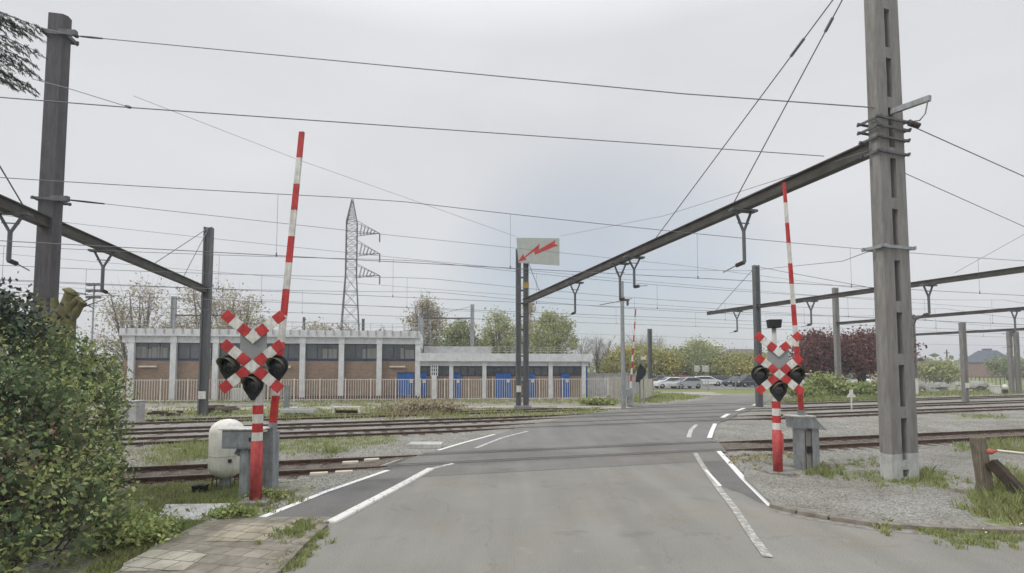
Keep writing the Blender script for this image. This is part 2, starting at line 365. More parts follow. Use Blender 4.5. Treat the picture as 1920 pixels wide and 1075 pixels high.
M['asphalt_dark'] = asphalt('dark_asphalt', (.115,.114,.112), (.18,.177,.172), crack=False)
M['asphalt_mid'] = asphalt('mid_asphalt', (.165,.16,.15), (.215,.208,.195), crack=False)
M['asphalt_band'] = asphalt('crossing_asphalt', (.135,.134,.128), (.215,.212,.20), crack=False)
M['asphalt_black'] = asphalt('groove_asphalt', (.075,.075,.073), (.13,.129,.125), crack=False)
M['asphalt_brown'] = asphalt('brown_asphalt', (.22,.205,.185), (.30,.28,.25), crack=True)
M['path'] = asphalt('path_surface', (.30,.28,.25), (.42,.40,.36), crack=False)
M['paint_fresh'] = worn_paint('paint_fresh', .33); M['paint_worn'] = worn_paint('paint_worn', .49, (.60,.59,.56))
M['ground'] = ground_material('ground_mix', True); M['verge'] = ground_material('verge_gravel', True, .93)

# ------------------------------------------------------------------ tracks (centre lines surveyed from the photo)
TR = {'A': (G(300,884), G(1880,812)), 'B': (G(240,826), G(1900,764)), 'C': (G(240,808), G(1900,752.5)), 'D': (G(240,791), G(1900,743))}
def tline(k):
    a, b = TR[k]; d = (b-a).normalized(); return a, d, Vector((-d.y, d.x, 0))
def tdist(k, x, y):
    a, d, n = tline(k); return (x-a.x)*n.x+(y-a.y)*n.y
def ty(k, x):
    a, d, n = tline(k); return a.y+(x-a.x)*d.y/d.x
# ------------------------------------------------------------------ road outline
left_edge = [Vector((-3.1,-12,0)), Vector((-2.95,4,0)), G(520,1075), G(612,988)]
outer_left = [G(487,973), G(730,881), G(820,846), G(925,816), G(1000,796), G(1100,777), G(1160,768), G(1240,758), G(1330,749), G(1335,741.5)]
far_end = [G(1440,740.5), G(1700,741.0)]
right_edge = [G(1700,745), G(1440,752), G(1428,757), G(1405,768), G(1362,784), G(1342,797), G(1331,822), G(1345,845), G(1450,953)]
near_right = [G(1540,973), G(1650,990), G(1780,998), G(1920,1003), Vector((14, 7.4, 0)), Vector((30, 5.5, 0)), Vector((30,-12,0))]
ROAD = left_edge+outer_left+far_end+right_edge+near_right
def inside(poly, x, y):
    c = False; n = len(poly)
    for i in range(n):
        a, b = poly[i], poly[i-1]
        if (a.y > y) != (b.y > y) and x < (b.x-a.x)*(y-a.y)/(b.y-a.y)+a.x: c = not c
    return c
def seg_dist(p, a, b):
    ab = b-a; t = max(0, min(1, (p-a).dot(ab)/max(ab.dot(ab), 1e-9))); return (p-a-ab*t).length
def road_dist(x, y):
    p = Vector((x, y, 0)); return min(seg_dist(p, ROAD[i-1], ROAD[i]) for i in range(len(ROAD)))
def height(x, y):
    if inside(ROAD, x, y): return -.035
    rd = min(road_dist(x, y)/1.8, 1) if abs(x) < 45 and y < 60 else 1
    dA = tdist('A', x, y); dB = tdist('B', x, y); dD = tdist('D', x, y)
    w = 0; dp = .065
    if abs(dA) < 2.0: w = max(w, min(1, (2.0-abs(dA))/.6)); dp = .10
    if dB > -2.0 and dD < 2.0: w = max(w, min(1, (dB+2.0)/.6, (2.0-dD)/.6))
    return -.02-dp*w*rd*rd
# ground sheet: fine near, coarse towards the horizon
def axis(stops):
    out = []
    for (a, b, st) in stops:
        n = max(1, round((b-a)/st)); out += [a+(b-a)*i/n for i in range(n)]
    return out+[stops[-1][1]]
xs = axis([(-900,-200,100), (-200,-60,14), (-60,-24,1.2), (-24,26,.3), (26,60,.9), (60,200,14), (200,900,100)])
ys = axis([(-60,0,6), (0,6,1), (6,36,.3), (36,60,.7), (60,120,4), (120,300,30), (300,1500,200)])
PAV = [G(300,975), G(430,968), G(487,973), G(640,973), G(612,988), G(520,1075), Vector((-2.95,4,0)), Vector((-3.1,-12,0)), Vector((-7,-12,0)), Vector((-6.6,5,0)), G(205,1075), G(232,1030)]
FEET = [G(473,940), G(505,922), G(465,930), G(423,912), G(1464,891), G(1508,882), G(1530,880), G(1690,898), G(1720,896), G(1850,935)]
gv = []; ga = []; gd = []
rng = random.Random(4)
def in_quad(px, py, quad):
    c = False; n = len(quad)
    for i in range(n):
        a, b = quad[i], quad[i-1]
        if (a[1] > py) != (b[1] > py) and px < (b[0]-a[0])*(py-a[1])/(b[1]-a[1])+a[0]: c = not c
    return c
GR = [ # (outline on the photo, grass amount)
 ([(0,753),(1175,748),(1175,756),(0,757)], .55), ([(0,764),(1150,760),(1130,770),(980,774),(700,776),(0,783)], .62),
 ([(270,832),(560,818),(730,815),(735,829),(620,846),(500,850),(270,868)], .58), ([(250,905),(460,895),(520,935),(420,975),(250,985)], .72),
 ([(1185,754),(1195,737),(1240,735),(1318,743),(1316,746),(1230,754)], .8), ([(1160,730),(1480,732),(1480,738.5),(1240,738),(1235,736)], .85),
 ([(1440,735),(1920,733),(1920,738),(1560,748),(1440,751)], .8), ([(1150,760),(1180,757),(1195,765),(1120,772)], .6),
 ([(1780,778),(1880,776),(1900,785),(1780,788)], .55), ([(1390,850),(1480,850),(1560,893),(1400,890)], .45), ([(1560,868),(1660,868),(1640,880),(1560,880)], .45),
 ([(1630,890),(1760,890),(1760,920),(1640,918)], .6), ([(1830,925),(1960,900),(1960,1005),(1840,985)], .9), ([(1780,835),(1860,828),(1960,840),(1960,858),(1800,850)], .6)]
DR = [([(0,742),(800,742),(800,753),(0,757)], .6), ([(250,880),(760,862),(760,890),(250,912)], .5), ([(0,776),(1130,768),(1130,776),(0,792)], .5)]
for y in ys:
    for x in xs:
        gv.append((x, y, height(x, y) if -60 < x < 60 and 0 <= y < 62 else -.02))
        a = 0; d = 0
        if y > 2:
            px, py = proj(x, y, 0)
            for q, w in GR:
                if in_quad(px, py, q): a = max(a, w)
            for q, w in DR:
                if in_quad(px, py, q): d = max(d, w)
            for k in 'ABCD':
                t_ = abs(tdist(k, x, y))
                if t_ < (1.0 if k == 'A' else .85): d = max(d, .85 if k == 'A' else .60); a = 0
        if y > 60 or (abs(x) > 60): a = .75
        if y < 12 and x < -4: a = max(a, .55)
        if 7 < y < 16 and any((x-q.x)**2+(y-q.y)**2 < .36 for q in FEET): d = max(d, .85)  # contact shade around the feet, painted through the dirt mask
        ga.append(a); gd.append(d)
nx = len(xs)
me = bpy.data.meshes.new('ground'); me.from_pydata(gv, [], [(j*nx+i, j*nx+i+1, (j+1)*nx+i+1, (j+1)*nx+i) for j in range(len(ys)-1) for i in range(nx-1)])
for nm, dat in (('grass', ga), ('dirt_shade', gd)):
    at = me.attributes.new(nm, 'FLOAT', 'POINT'); at.data.foreach_set('value', dat)
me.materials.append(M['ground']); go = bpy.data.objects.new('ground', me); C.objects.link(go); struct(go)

def sheet(name, pts, z, m, thick=0, parent=None):
    mb = MB(); n = len(pts); pts = [Vector((p[0], p[1], z)) for p in pts]
    area = sum(pts[i-1].x*pts[i].y-pts[i].x*pts[i-1].y for i in range(n))
    if area < 0: pts.reverse()
    if thick: mb.prism([p-Vector((0,0,thick)) for p in pts], (0,0,thick))
    else: mb.add(pts, [tuple(range(n))])
    o = mb.build(name, m); struct(o); return o
sheet('road', ROAD, 0, M['asphalt'], .03)
# far stretch of the road: greyer surface, dark resurfaced bands over the rails
def band(k, off, x0, x1, w0, w1):
    a, d, n = tline(k)
    def pt(x, o): t = (x-a.x)/d.x; p = a+d*t+n*o; return Vector((p.x, p.y, 0))
    return [pt(x0, w0), pt(x1, w0), pt(x1, w1), pt(x0, w1)]
def edges_at(k, o):
    a, d, n = tline(k); hits = []
    for i in range(len(ROAD)):
        p, q = ROAD[i-1], ROAD[i]; f0 = tdist(k, p.x, p.y)-o; f1 = tdist(k, q.x, q.y)-o
        if f0*f1 < 0: t = f0/(f0-f1); hits.append(p+(q-p)*t)
    hits.sort(key=lambda p: p.x); return hits
def crossing_band(name, k, o0, o1, z, m, inset=.0, reach=.0):
    h0 = edges_at(k, o0); h1 = edges_at(k, o1)
    a0, b0, a1, b1 = h0[0], h0[-1], h1[0], h1[-1]
    d = tline(k)[1]
    pts = [a0-d*reach, b0+d*reach, b1+d*reach, a1-d*reach]
    return sheet(name, pts, z, m)
far_poly = [G(735,880.5), G(822,846), G(928,815.5), G(1000,796.5), G(1100,777.5), G(1160,769), G(1240,758.8), G(1328,749.6), G(1340,742.5), G(1440,741.5), G(1438,752), G(1426,757), G(1402,768), G(1358,784), G(1339,797), G(1328,822), G(1343,846)]
sheet('road_patch', far_poly, .003, M['asphalt_far'])
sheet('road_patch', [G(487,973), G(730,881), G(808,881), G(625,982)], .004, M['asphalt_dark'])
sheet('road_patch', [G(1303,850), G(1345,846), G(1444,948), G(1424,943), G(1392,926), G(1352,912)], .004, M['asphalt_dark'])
for k_ in 'ABCD':
    for s_ in (-.7535,.7535): crossing_band('rail_groove', k_, s_-.2, s_+.2, .0095, M['asphalt_black'], reach=.2)
crossing_band('road_patch', 'A', -2.35, -1.15, .0045, M['asphalt_mid'])
crossing_band('road_patch', 'A', -1.15, 1.25, .008, M['asphalt_band'], reach=.25)
crossing_band('road_patch', 'B', -1.3, 1.3, .006, M['asphalt_band'], reach=.2)
crossing_band('road_patch', 'C', -1.3, 1.3, .0075, M['asphalt_band'], reach=.2)
crossing_band('road_patch', 'D', -1.3, 1.3, .006, M['asphalt_band'], reach=.2)
# ------------------------------------------------------------------ markings
M['paint_old'] = worn_paint('paint_old', .53, (.50,.49,.45)); M['paint_kerb'] = worn_paint('paint_kerb', .40, (.66,.65,.62)); M['gutter'] = worn_paint('gutter', .5, (.17,.145,.115))
VK0 = [G(1455,955), G(1500,966), G(1560,977), G(1650,990), G(1780,998), G(1920,1003), Vector((14,7.4,0))]
def strip(name, pts, w, m, z=.008, w1=None, cat=None):
    w1 = w1 or w; mb = MB(); n = len(pts); L = []; Rr = []
    for i, p in enumerate(pts):
        a = pts[max(i-1,0)]; b = pts[min(i+1,n-1)]; d = (b-a).normalized(); q = Vector((-d.y, d.x, 0)); ww = w+(w1-w)*i/(n-1)
        L.append(Vector((p.x,p.y,z))+q*ww/2); Rr.append(Vector((p.x,p.y,z))-q*ww/2)
    for i in range(n-1): mb.add([Rr[i], Rr[i+1], L[i+1], L[i]], [(0,1,2,3)])
    return struct(mb.build(name, m))
def dens(a, b, n): return [a+(b-a)*i/n for i in range(n+1)]
strip('road_marking', [G(488,972), G(610,923), G(728,882)], .13, M['paint_fresh'])
strip('road_marking', [G(822,845), G(872,830), G(928,815)], .13, M['paint_fresh'], .012)
strip('road_marking', [G(892,841), G(940,822), G(990,809)], .13, M['paint_worn'], .012)
strip('road_marking', [G(808,880), G(850,870)], .13, M['paint_worn'], .012)
strip('road_marking', [G(1347,846), G(1395,899), G(1447,950)], .14, M['paint_fresh'], .0085)
strip('road_marking', [G(1330,822), G(1335,808), G(1341,795)], .17, M['paint_fresh'], .012)
strip('road_marking', [G(1303,850), G(1322,881), G(1347,916), G(1378,955), G(1408,1002), G(1440,1046)], .13, M['paint_old'], .012)
strip('road_marking', [G(1291,821), G(1296,806), G(1306,797)], .16, M['paint_worn'], .0125)
strip('road_marking', [G(1323,882), G(1351,913)], .07, M['paint_fresh'], .016)
for a, b in (((1354,784),(1366,777)), ((1381,771),(1396,766)), ((1412,761),(1422,757))):
    strip('road_marking', [G(*a), G(*b)], .22, M['paint_fresh'], .022)
strip('gutter_dirt', [p+Vector((-.02,-.10,0)) for p in VK0], .22, M['gutter'], .004)
# ------------------------------------------------------------------ verge, kerbs, pavement
VK = [G(1450,953), G(1500,966), G(1560,977), G(1650,990), G(1780,998), G(1920,1003), Vector((14,7.4,0)), Vector((30,5.5,0))]
back = [Vector((x, ty('A', x)-2.25, 0)) for x in (30, 22, 15, 10.5, 8.0)]+[G(1400,866), G(1395,900)]
VERGE = VK+back
mb = MB(); N = len(VERGE)
vz = [.055]*len(VK)+[-.03]*5+[-.0, .02]
import bmesh
bm = bmesh.new(); vv = [bm.verts.new((p.x, p.y, z)) for p, z in zip(VERGE, vz)]
bm.faces.new(vv); bmesh.ops.triangulate(bm, faces=bm.faces[:])
for it in range(4): bmesh.ops.subdivide_edges(bm, edges=[e for e in bm.edges if e.calc_length() > .35], cuts=1); bmesh.ops.triangulate(bm, faces=bm.faces[:])
for v in bm.verts:
    dB_ = -2.25-tdist('A', v.co.x, v.co.y); v.co.z = min(.055, -.035+.1*max(0, min(1, dB_/1.5)))*min(1, 1)
    if road_dist(v.co.x, v.co.y) > .15: v.co.z += rng.uniform(-.008, .012)
me = bpy.data.meshes.new('verge'); bm.to_mesh(me); bm.free()
ga = []
for v in me.vertices:
    px, py = proj(v.co.x, v.co.y, 0); ga.append(max([w for q, w in GR if in_quad(px, py, q)] or [.33]))
at = me.attributes.new('grass', 'FLOAT', 'POINT'); at.data.foreach_set('value', ga)
at = me.attributes.new('dirt_shade', 'FLOAT', 'POINT'); at.data.foreach_set('value', [.78 if any((v.co.x-q.x)**2+(v.co.y-q.y)**2 < .16 for q in FEET) else .43 for v in me.vertices])  # darker rings at the feet paint contact shade, the rest is dirt
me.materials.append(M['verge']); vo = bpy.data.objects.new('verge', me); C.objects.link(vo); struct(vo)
if sum(p.normal.z for p in me.polygons) < 0: me.flip_normals()
def kerb_run(name, pts, w, z0, z1, m, stone=.95, gap=.012, bevel=.012):
    mb = MB(); P = []
    for i in range(len(pts)-1):
        n = max(1, round((pts[i+1]-pts[i]).length/stone)); P += [pts[i]+(pts[i+1]-pts[i])*j/n for j in range(n)]
    P.append(pts[-1])
    for a, b in zip(P[:-1], P[1:]):
        d = (b-a); L_ = d.length; c = (a+b)/2
        mb.box((c.x, c.y, (z0+z1)/2+rng.uniform(-.003,.003)), (L_-gap, w, z1-z0), 0, rz=math.atan2(d.y, d.x)+rng.uniform(-.004,.004))
    o = mb.build(name, m, bevel=bevel); return struct(o)
kerb_run('kerb', [p+Vector((0,.07,0)) for p in VK], .14, -.12, .075, M['kerb'])
kerb_run('kerb', [G(621,982), G(700,940), G(808,881)], .19, -.10, .05, M['paint_kerb'], 1.0, bevel=.03)
kerb_run('kerb', [Vector((-3.1,-12,0)), Vector((-2.98,4,0)), G(516,1075), G(560,1028), G(606,988)], .16, -.12, .055, M['kerb'])
def paving(name, c1, c2, mortar, rot, sc, wscale=.35, h=.17):
    m = bpy.data.materials.new(name); m.use_nodes = True; t = m.node_tree; L = t.links; b = t.nodes['Principled BSDF']; b.inputs['Roughness'].default_value = .9
    g = nn(t, 'ShaderNodeNewGeometry'); mpn = nn(t, 'ShaderNodeMapping'); mpn.inputs['Rotation'].default_value = (0,0,rot); L.new(g.outputs['Position'], mpn.inputs[0])
    br = nn(t, 'ShaderNodeTexBrick'); L.new(mpn.outputs[0], br.inputs['Vector']); br.inputs['Scale'].default_value = sc
    br.inputs['Color1'].default_value = (*c1,1); br.inputs['Color2'].default_value = (*c2,1); br.inputs['Mortar'].default_value = (*mortar,1)
    br.inputs['Brick Width'].default_value = wscale; br.inputs['Row Height'].default_value = h; br.inputs['Mortar Size'].default_value = .010; br.offset = .5
    n = nn(t, 'ShaderNodeTexNoise'); n.inputs['Scale'].default_value = 2.5; n.inputs['Detail'].default_value = 9; n.inputs['Roughness'].default_value = .7; L.new(g.outputs['Position'], n.inputs['Vector'])
    r = nn(t, 'ShaderNodeValToRGB'); r.color_ramp.elements[0].position = .35; r.color_ramp.elements[1].position = .65
    r.color_ramp.elements[0].color = (.62,.6,.52,1); r.color_ramp.elements[1].color = (1.12,1.1,1.08,1); L.new(n.outputs[0], r.inputs[0])
    mx = nn(t, 'ShaderNodeMix', data_type='RGBA', blend_type='MULTIPLY'); mx.inputs[0].default_value = 1; L.new(br.outputs[0], mx.inputs[6]); L.new(r.outputs[0], mx.inputs[7])
    L.new(mx.outputs[2], b.inputs['Base Color'])
    bp = nn(t, 'ShaderNodeBump'); bp.inputs['Strength'].default_value = .5; bp.inputs['Distance'].default_value = .008; bp.invert = True; L.new(br.outputs['Fac'], bp.inputs['Height']); L.new(bp.outputs[0], b.inputs['Normal'])
    return m
M['paving'] = paving('paving', (.215,.20,.175), (.27,.25,.22), (.14,.135,.10), R(12), 1, .30, .30)
M['paving_pale'] = paving('paving_pale', (.40,.385,.34), (.47,.45,.40), (.16,.15,.10), R(12), 1, .30, .30)
M['paving_mid'] = paving('paving_mid', (.31,.28,.23), (.36,.33,.275), (.14,.13,.08), R(12), 1, .30, .30)
PAVE = [G(395,977), G(487,973.5), G(610,973.5), G(634,975), G(604,986), G(558,1026), G(512,1075), Vector((-3.06,4,0)), Vector((-3.18,-12,0)), Vector((-5.4,-12,0)), Vector((-5.0,4,0)), G(222,1075), G(300,1020)]
sheet('pavement', PAVE, .035, M['paving'], .08)
sheet('paving_patch', [G(385,1020), G(432,985), G(548,987), G(492,1021)], .040, M['paving_mid'])
sheet('paving_patch', [G(232,1062), G(282,1036), G(356,1037), G(388,1046), G(345,1075), G(225,1078)], .0405, M['paving_pale'])
# ------------------------------------------------------------------ railway tracks
def rail_prof():
    return [(-.07,0),(.07,0),(.07,.012),(.012,.03),(.012,.105),(.036,.115),(.036,.15),(-.036,.15),(-.036,.115),(-.012,.105),(-.012,.03),(-.07,.012)]
sleeper_me = None
TLAB = {'A': 'nearest railway track, brown rails crossing the road just beyond the warning signals', 'B': 'second railway track back, rusty rails beyond the weedy strip beside the nearest track',
        'C': 'third railway track back, rusty rails in pale ballast in the middle of the yard', 'D': 'farthest railway track, rusty rails along the grass strip by the building path'}
for k in 'ABCD':
    a, d, n = tline(k); rz = math.atan2(d.y, d.x); org = a+d*((-45 if k != 'A' else -30)-a.x)/d.x; org = Vector((org.x, org.y, 0))
    t = local('railway_track', TLAB[k], 'railway track', org, rz, 'parallel railway tracks')
    Ln = 125
    for s in (-1, 1):
        mb = MB(); pr = [(0, y+s*.7535, z-.138) for y, z in rail_prof()]; mb.prism(pr, (Ln, 0, 0))
        for i, q in enumerate(mb.f):
            if i == 2+6: mb.m[i] = 1
        mb.build('rail', [M['rust'], M['rail_top']], t, org=(0,0,0))
    cnt = 0
    if sleeper_me is None:
        mb = MB(); mb.box((0,0,-.139), (.25, 2.5, .11))
        for s in (-1,1): mb.box((0, s*.7535, -.070), (.16,.34,.02), 1); mb.box((.0, s*.7535+.11, -.05), (.05,.04,.03), 1); mb.box((.0, s*.7535-.11, -.05), (.05,.04,.03), 1)
        so = mb.build('sleeper', [M['sleeper'], M['rust']], t, org=(0,0,0), bevel=.01); sleeper_me = so.data; first = so
    i0 = 0
    i = 0
    while cnt < 99 and i < 200:
        x = 6+i*.68 if k != 'A' else 3+i*.62
        i += 1
        w = org+d*x; 
        if w.x > 62: break
        if inside(ROAD, w.x, w.y): continue
        if first is not None: o = first; first = None
        else: o = bpy.data.objects.new('sleeper', sleeper_me); C.objects.link(o); o.parent = t
        o.location = (x, rng.uniform(-.03,.03), rng.uniform(-.006,.006)-(.03 if k == 'A' else 0)); o.rotation_euler = (0,0,rng.uniform(-.015,.015)); cnt += 1
# rusty disused rails lying by the fence foot
t = thing('rail_stack', 'long low stack of rusty brown rails lying along the fence foot', 'rail stack', G(560,750))
for j in range(5):
    mb = MB(); y0 = 750.5-j*.5
    p = G(330+j*25, y0+.3); q = G(770+j*12, y0-.9); z = .12+.11*(j % 2)
    mb.bar(p+Vector((0,0,z)), q+Vector((0,0,z)), .16, .15); mb.build('rail', M['rust'], t)
# ------------------------------------------------------------------ paths, car park
sheet('path', [G(-60,768), G(295,764), G(700,762), G(1000,761), G(1160,760), G(1185,764), G(1160,767), G(1000,764.5), G(700,768), G(295,770), G(-60,775)], .002, M['path'])
sheet('path', [G(1215,739), G(1245,735), G(1335,735.5), G(1360,740.5), G(1335,741.5), G(1250,737.5), G(1222,741)], .002, M['path'])
sheet('car_park', [G(1190,731), G(1480,730.5), G(1700,730), G(1800,716), G(1500,711), G(1100,712), G(1050,726)], .003, M['asphalt_far'])
# ------------------------------------------------------------------ loose ballast stones, grass tufts
def seedmesh(name, V, Fa, m, label, cat):
    me = bpy.data.meshes.new(name); me.vertices.add(len(V)); me.vertices.foreach_set('co', V.astype(np.float32).ravel())
    k = Fa.shape[1]; me.loops.add(Fa.size); me.loops.foreach_set('vertex_index', Fa.ravel().astype(np.int32))
    me.polygons.add(len(Fa)); me.polygons.foreach_set('loop_start', np.arange(0, Fa.size, k, dtype=np.int32))
    try: me.polygons.foreach_set('loop_total', np.full(len(Fa), k, dtype=np.int32))
    except Exception: pass
    me.update(calc_edges=True); me.materials.append(m); o = bpy.data.objects.new(name, me); C.objects.link(o)
    if label: tag(o, label, cat, kind='stuff')
    return o
nr = np.random.default_rng(7)
pts = []
def want_stone(x, y):
    if inside(ROAD, x, y): return None
    if inside(PAVE, x, y) : return None
    if inside([G(292,979), G(310,950), G(438,948), G(406,979)], x, y): return None
    if y < ty('A', x)-2.2 and x < -2:
        return None if (y < 9.5 or nr.random() > .5) else -.0
    if inside(VERGE, x, y): return .05 if nr.random() < .6 else None
    px, py = proj(x, y, 0)
    for q, w in GR:
        if in_quad(px, py, q) and nr.random() < .8: return None
    return height(x, y)
cand = 0
while len(pts) < 22000 and cand < 120000:
    cand += 1
    y = 7+nr.random()**1.6*18; px = nr.uniform(-20, 1940); x = (px-960)/960*y
    z = want_stone(x, y)
    if z is not None: pts.append((x, y, z))
P = np.array(pts); n = len(P)
base = np.array([(1,0,0),(-1,0,0),(0,1,0),(0,-1,0),(0,0,1),(0,0,-.6)])
V = np.repeat(base[None], n, 0)*nr.uniform(.6, 1.2, (n, 6, 1))
s_ = nr.uniform(.009, .024, (n,1,1))*np.array([1,1,.75]); ang = nr.uniform(0, 6.28, n); ca, sa = np.cos(ang), np.sin(ang)
V = V*s_; X = V[...,0]*ca[:,None]-V[...,1]*sa[:,None]; Y = V[...,0]*sa[:,None]+V[...,1]*ca[:,None]; V = np.stack([X, Y, V[...,2]], -1)+P[:,None]+np.array([0,0,.006])
ft = np.array([(0,2,4),(2,1,4),(1,3,4),(3,0,4),(2,0,5),(1,2,5),(3,1,5),(0,3,5)])
Fa = (ft[None]+np.arange(n)[:,None,None]*6).reshape(-1,3)
seedmesh('ballast_stones', V.reshape(-1,3), Fa, M['stone'], 'loose grey ballast stones scattered beside the tracks and over the verge', 'ballast stones')
def blades(name, spots, m, label, cat, per=16, w=.006, seed=3):
    r = np.random.default_rng(seed); VV = []
    for (x, y, z, h, rad) in spots:
        k = per
        bx = x+r.normal(0, rad*.5, k); by = y+r.normal(0, rad*.5, k); a = r.uniform(0, 6.28, k); hh = h*r.uniform(.45, 1.1, k); le = r.uniform(.15, .8, k)*hh; la = r.uniform(0, 6.28, k)
        ww = w*r.uniform(.7, 1.5, k)
        p0 = np.stack([bx-np.cos(a)*ww, by-np.sin(a)*ww, np.full(k, z-.01)], -1); p1 = np.stack([bx+np.cos(a)*ww, by+np.sin(a)*ww, np.full(k, z-.01)], -1)
        mx_ = np.stack([bx+np.cos(la)*le*.35, by+np.sin(la)*le*.35, z+hh*.6], -1); dx = np.stack([np.cos(a)*ww*.8, np.sin(a)*ww*.8, 0*a], -1)
        tp = np.stack([bx+np.cos(la)*le, by+np.sin(la)*le, z+hh], -1)
        VV.append(np.stack([p0, p1, mx_+dx, tp, mx_-dx], 1))
    V = np.concatenate(VV); n = len(V); Fa = np.arange(n*5).reshape(n, 5)
    return seedmesh(name, V.reshape(-1,3), Fa, m, label, cat)
def scatter_px(quad, n, h, rad, z=None, hv=.5):
    out = []; xs_ = [q[0] for q in quad]; ys_ = [q[1] for q in quad]; k = 0
    while len(out) < n and k < n*30:
        k += 1
        px = rng.uniform(min(xs_), max(xs_)); py = rng.uniform(min(ys_), max(ys_))
        if not in_quad(px, py, quad): continue
        p = G(px, py); p += Vector((rng.gauss(0,.012)*p.y, rng.gauss(0,.02)*p.y, 0))
        if inside(PAVE, p.x, p.y) and z is None and p.y < 8.6: continue
        if inside(ROAD, p.x, p.y) and z is None: continue
        zz = z if z is not None else (.04 if inside(VERGE, p.x, p.y) else height(p.x, p.y))
        out.append((p.x, p.y, zz, h*rng.uniform(1-hv, 1+hv), rad))
    return out
gs = scatter_px([(250,905),(460,893),(530,930),(420,972),(250,985)], 420, .07, .12)
gs += scatter_px([(285,905),(470,900),(470,935),(285,960)], 150, .11, .12)
gs += scatter_px([(250,985),(420,975),(300,1015),(235,1030)], 160, .09, .12)
gs += scatter_px([(225,1000),(420,974),(340,1004),(250,1050),(200,1080),(200,1010)], 420, .07, .12)
gs += scatter_px([(520,1075),(560,1030),(606,992),(600,1010),(560,1045),(540,1075)], 70, .07, .07, .0)
gs += scatter_px([(500,1015),(560,985),(604,984),(560,1020),(540,1010)], 60, .06, .06, .04)
gs += scatter_px([(270,838),(560,820),(735,815),(735,830),(620,848),(500,850),(270,868)], 460, .08, .25)
gs += scatter_px([(310,830),(420,828),(420,858),(310,862)], 110, .16, .2)
gs += scatter_px([(600,838),(640,838),(640,852),(600,852)], 30, .15, .1)
gs += scatter_px([(1625,893),(1770,890),(1770,918),(1640,918)], 150, .09, .12)
gs += scatter_px([(1720,888),(1765,888),(1765,912),(1720,912)], 40, .17, .08)
gs += scatter_px([(1515,880),(1575,884),(1575,898),(1515,896)], 90, .14, .06)
gs += scatter_px([(1395,850),(1480,850),(1555,893),(1410,888)], 45, .06, .06)
gs += scatter_px([(1565,868),(1650,868),(1640,882),(1565,882)], 40, .09, .07)
gs += scatter_px([(1850,930),(1990,905),(1990,1000),(1845,975)], 700, .15, .12)
gs += scatter_px([(1870,905),(1990,880),(1990,970),(1870,960)], 200, .26, .12)
gs += scatter_px([(1730,992),(1920,1000),(1920,1020),(1790,1018),(1735,1008)], 150, .06, .08, .0)
gs += scatter_px([(1650,983),(1668,983),(1668,1000),(1650,1000)], 14, .10, .04, .0)
gs += scatter_px([(1795,838),(1830,832),(1960,848),(1960,858),(1800,850)], 110, .14, .12)
gs += scatter_px([(1862,828),(1900,828),(1900,842),(1862,842)], 40, .24, .10)
gs += scatter_px([(1825,779),(1865,778),(1865,786),(1825,786)], 30, .18, .3)
gs += scatter_px([(330,945),(560,925),(560,945),(500,965),(440,968)], 60, .12, .07)
blades('grass', gs, M['grass'], 'green grass and weeds in tufts along the kerbs, verge and track sides', 'grass', 16, .0065)
gd_ = scatter_px([(500,758),(820,762),(840,782),(500,784)], 300, .17, .4)+scatter_px([(280,765),(500,762),(500,784),(280,788)], 180, .14, .4)
gd_ += scatter_px([(840,766),(1130,764),(1120,776),(840,782)], 260, .13, .4)+scatter_px([(240,752),(1150,749),(1150,756),(240,757)], 300, .16, .5)
gd_ += scatter_px([(1190,755),(1200,738),(1240,736),(1318,743),(1312,747),(1230,754)], 260, .18, .45)
gd_ += scatter_px([(1440,745),(1650,741),(1650,748),(1440,752)], 260, .3, .5)+scatter_px([(1700,738),(1920,733),(1920,739),(1700,744)], 200, .3, .6)
blades('meadow_grass', gd_, M['grass'], 'rough green grass along the far side of the railway yard', 'grass', 12, .022, 5)
blades('dry_grass', scatter_px([(720,764),(860,764),(860,778),(700,780)], 120, .32, .6)+scatter_px([(300,752),(1140,749),(1140,755),(300,757)], 120, .22, .6)+scatter_px([(1340,858),(1500,845),(1500,852),(1340,868)], 60, .06, .1), M['grass_dry'], 'dry straw coloured weeds among the far grass and by the rails', 'grass', 10, .018, 8)
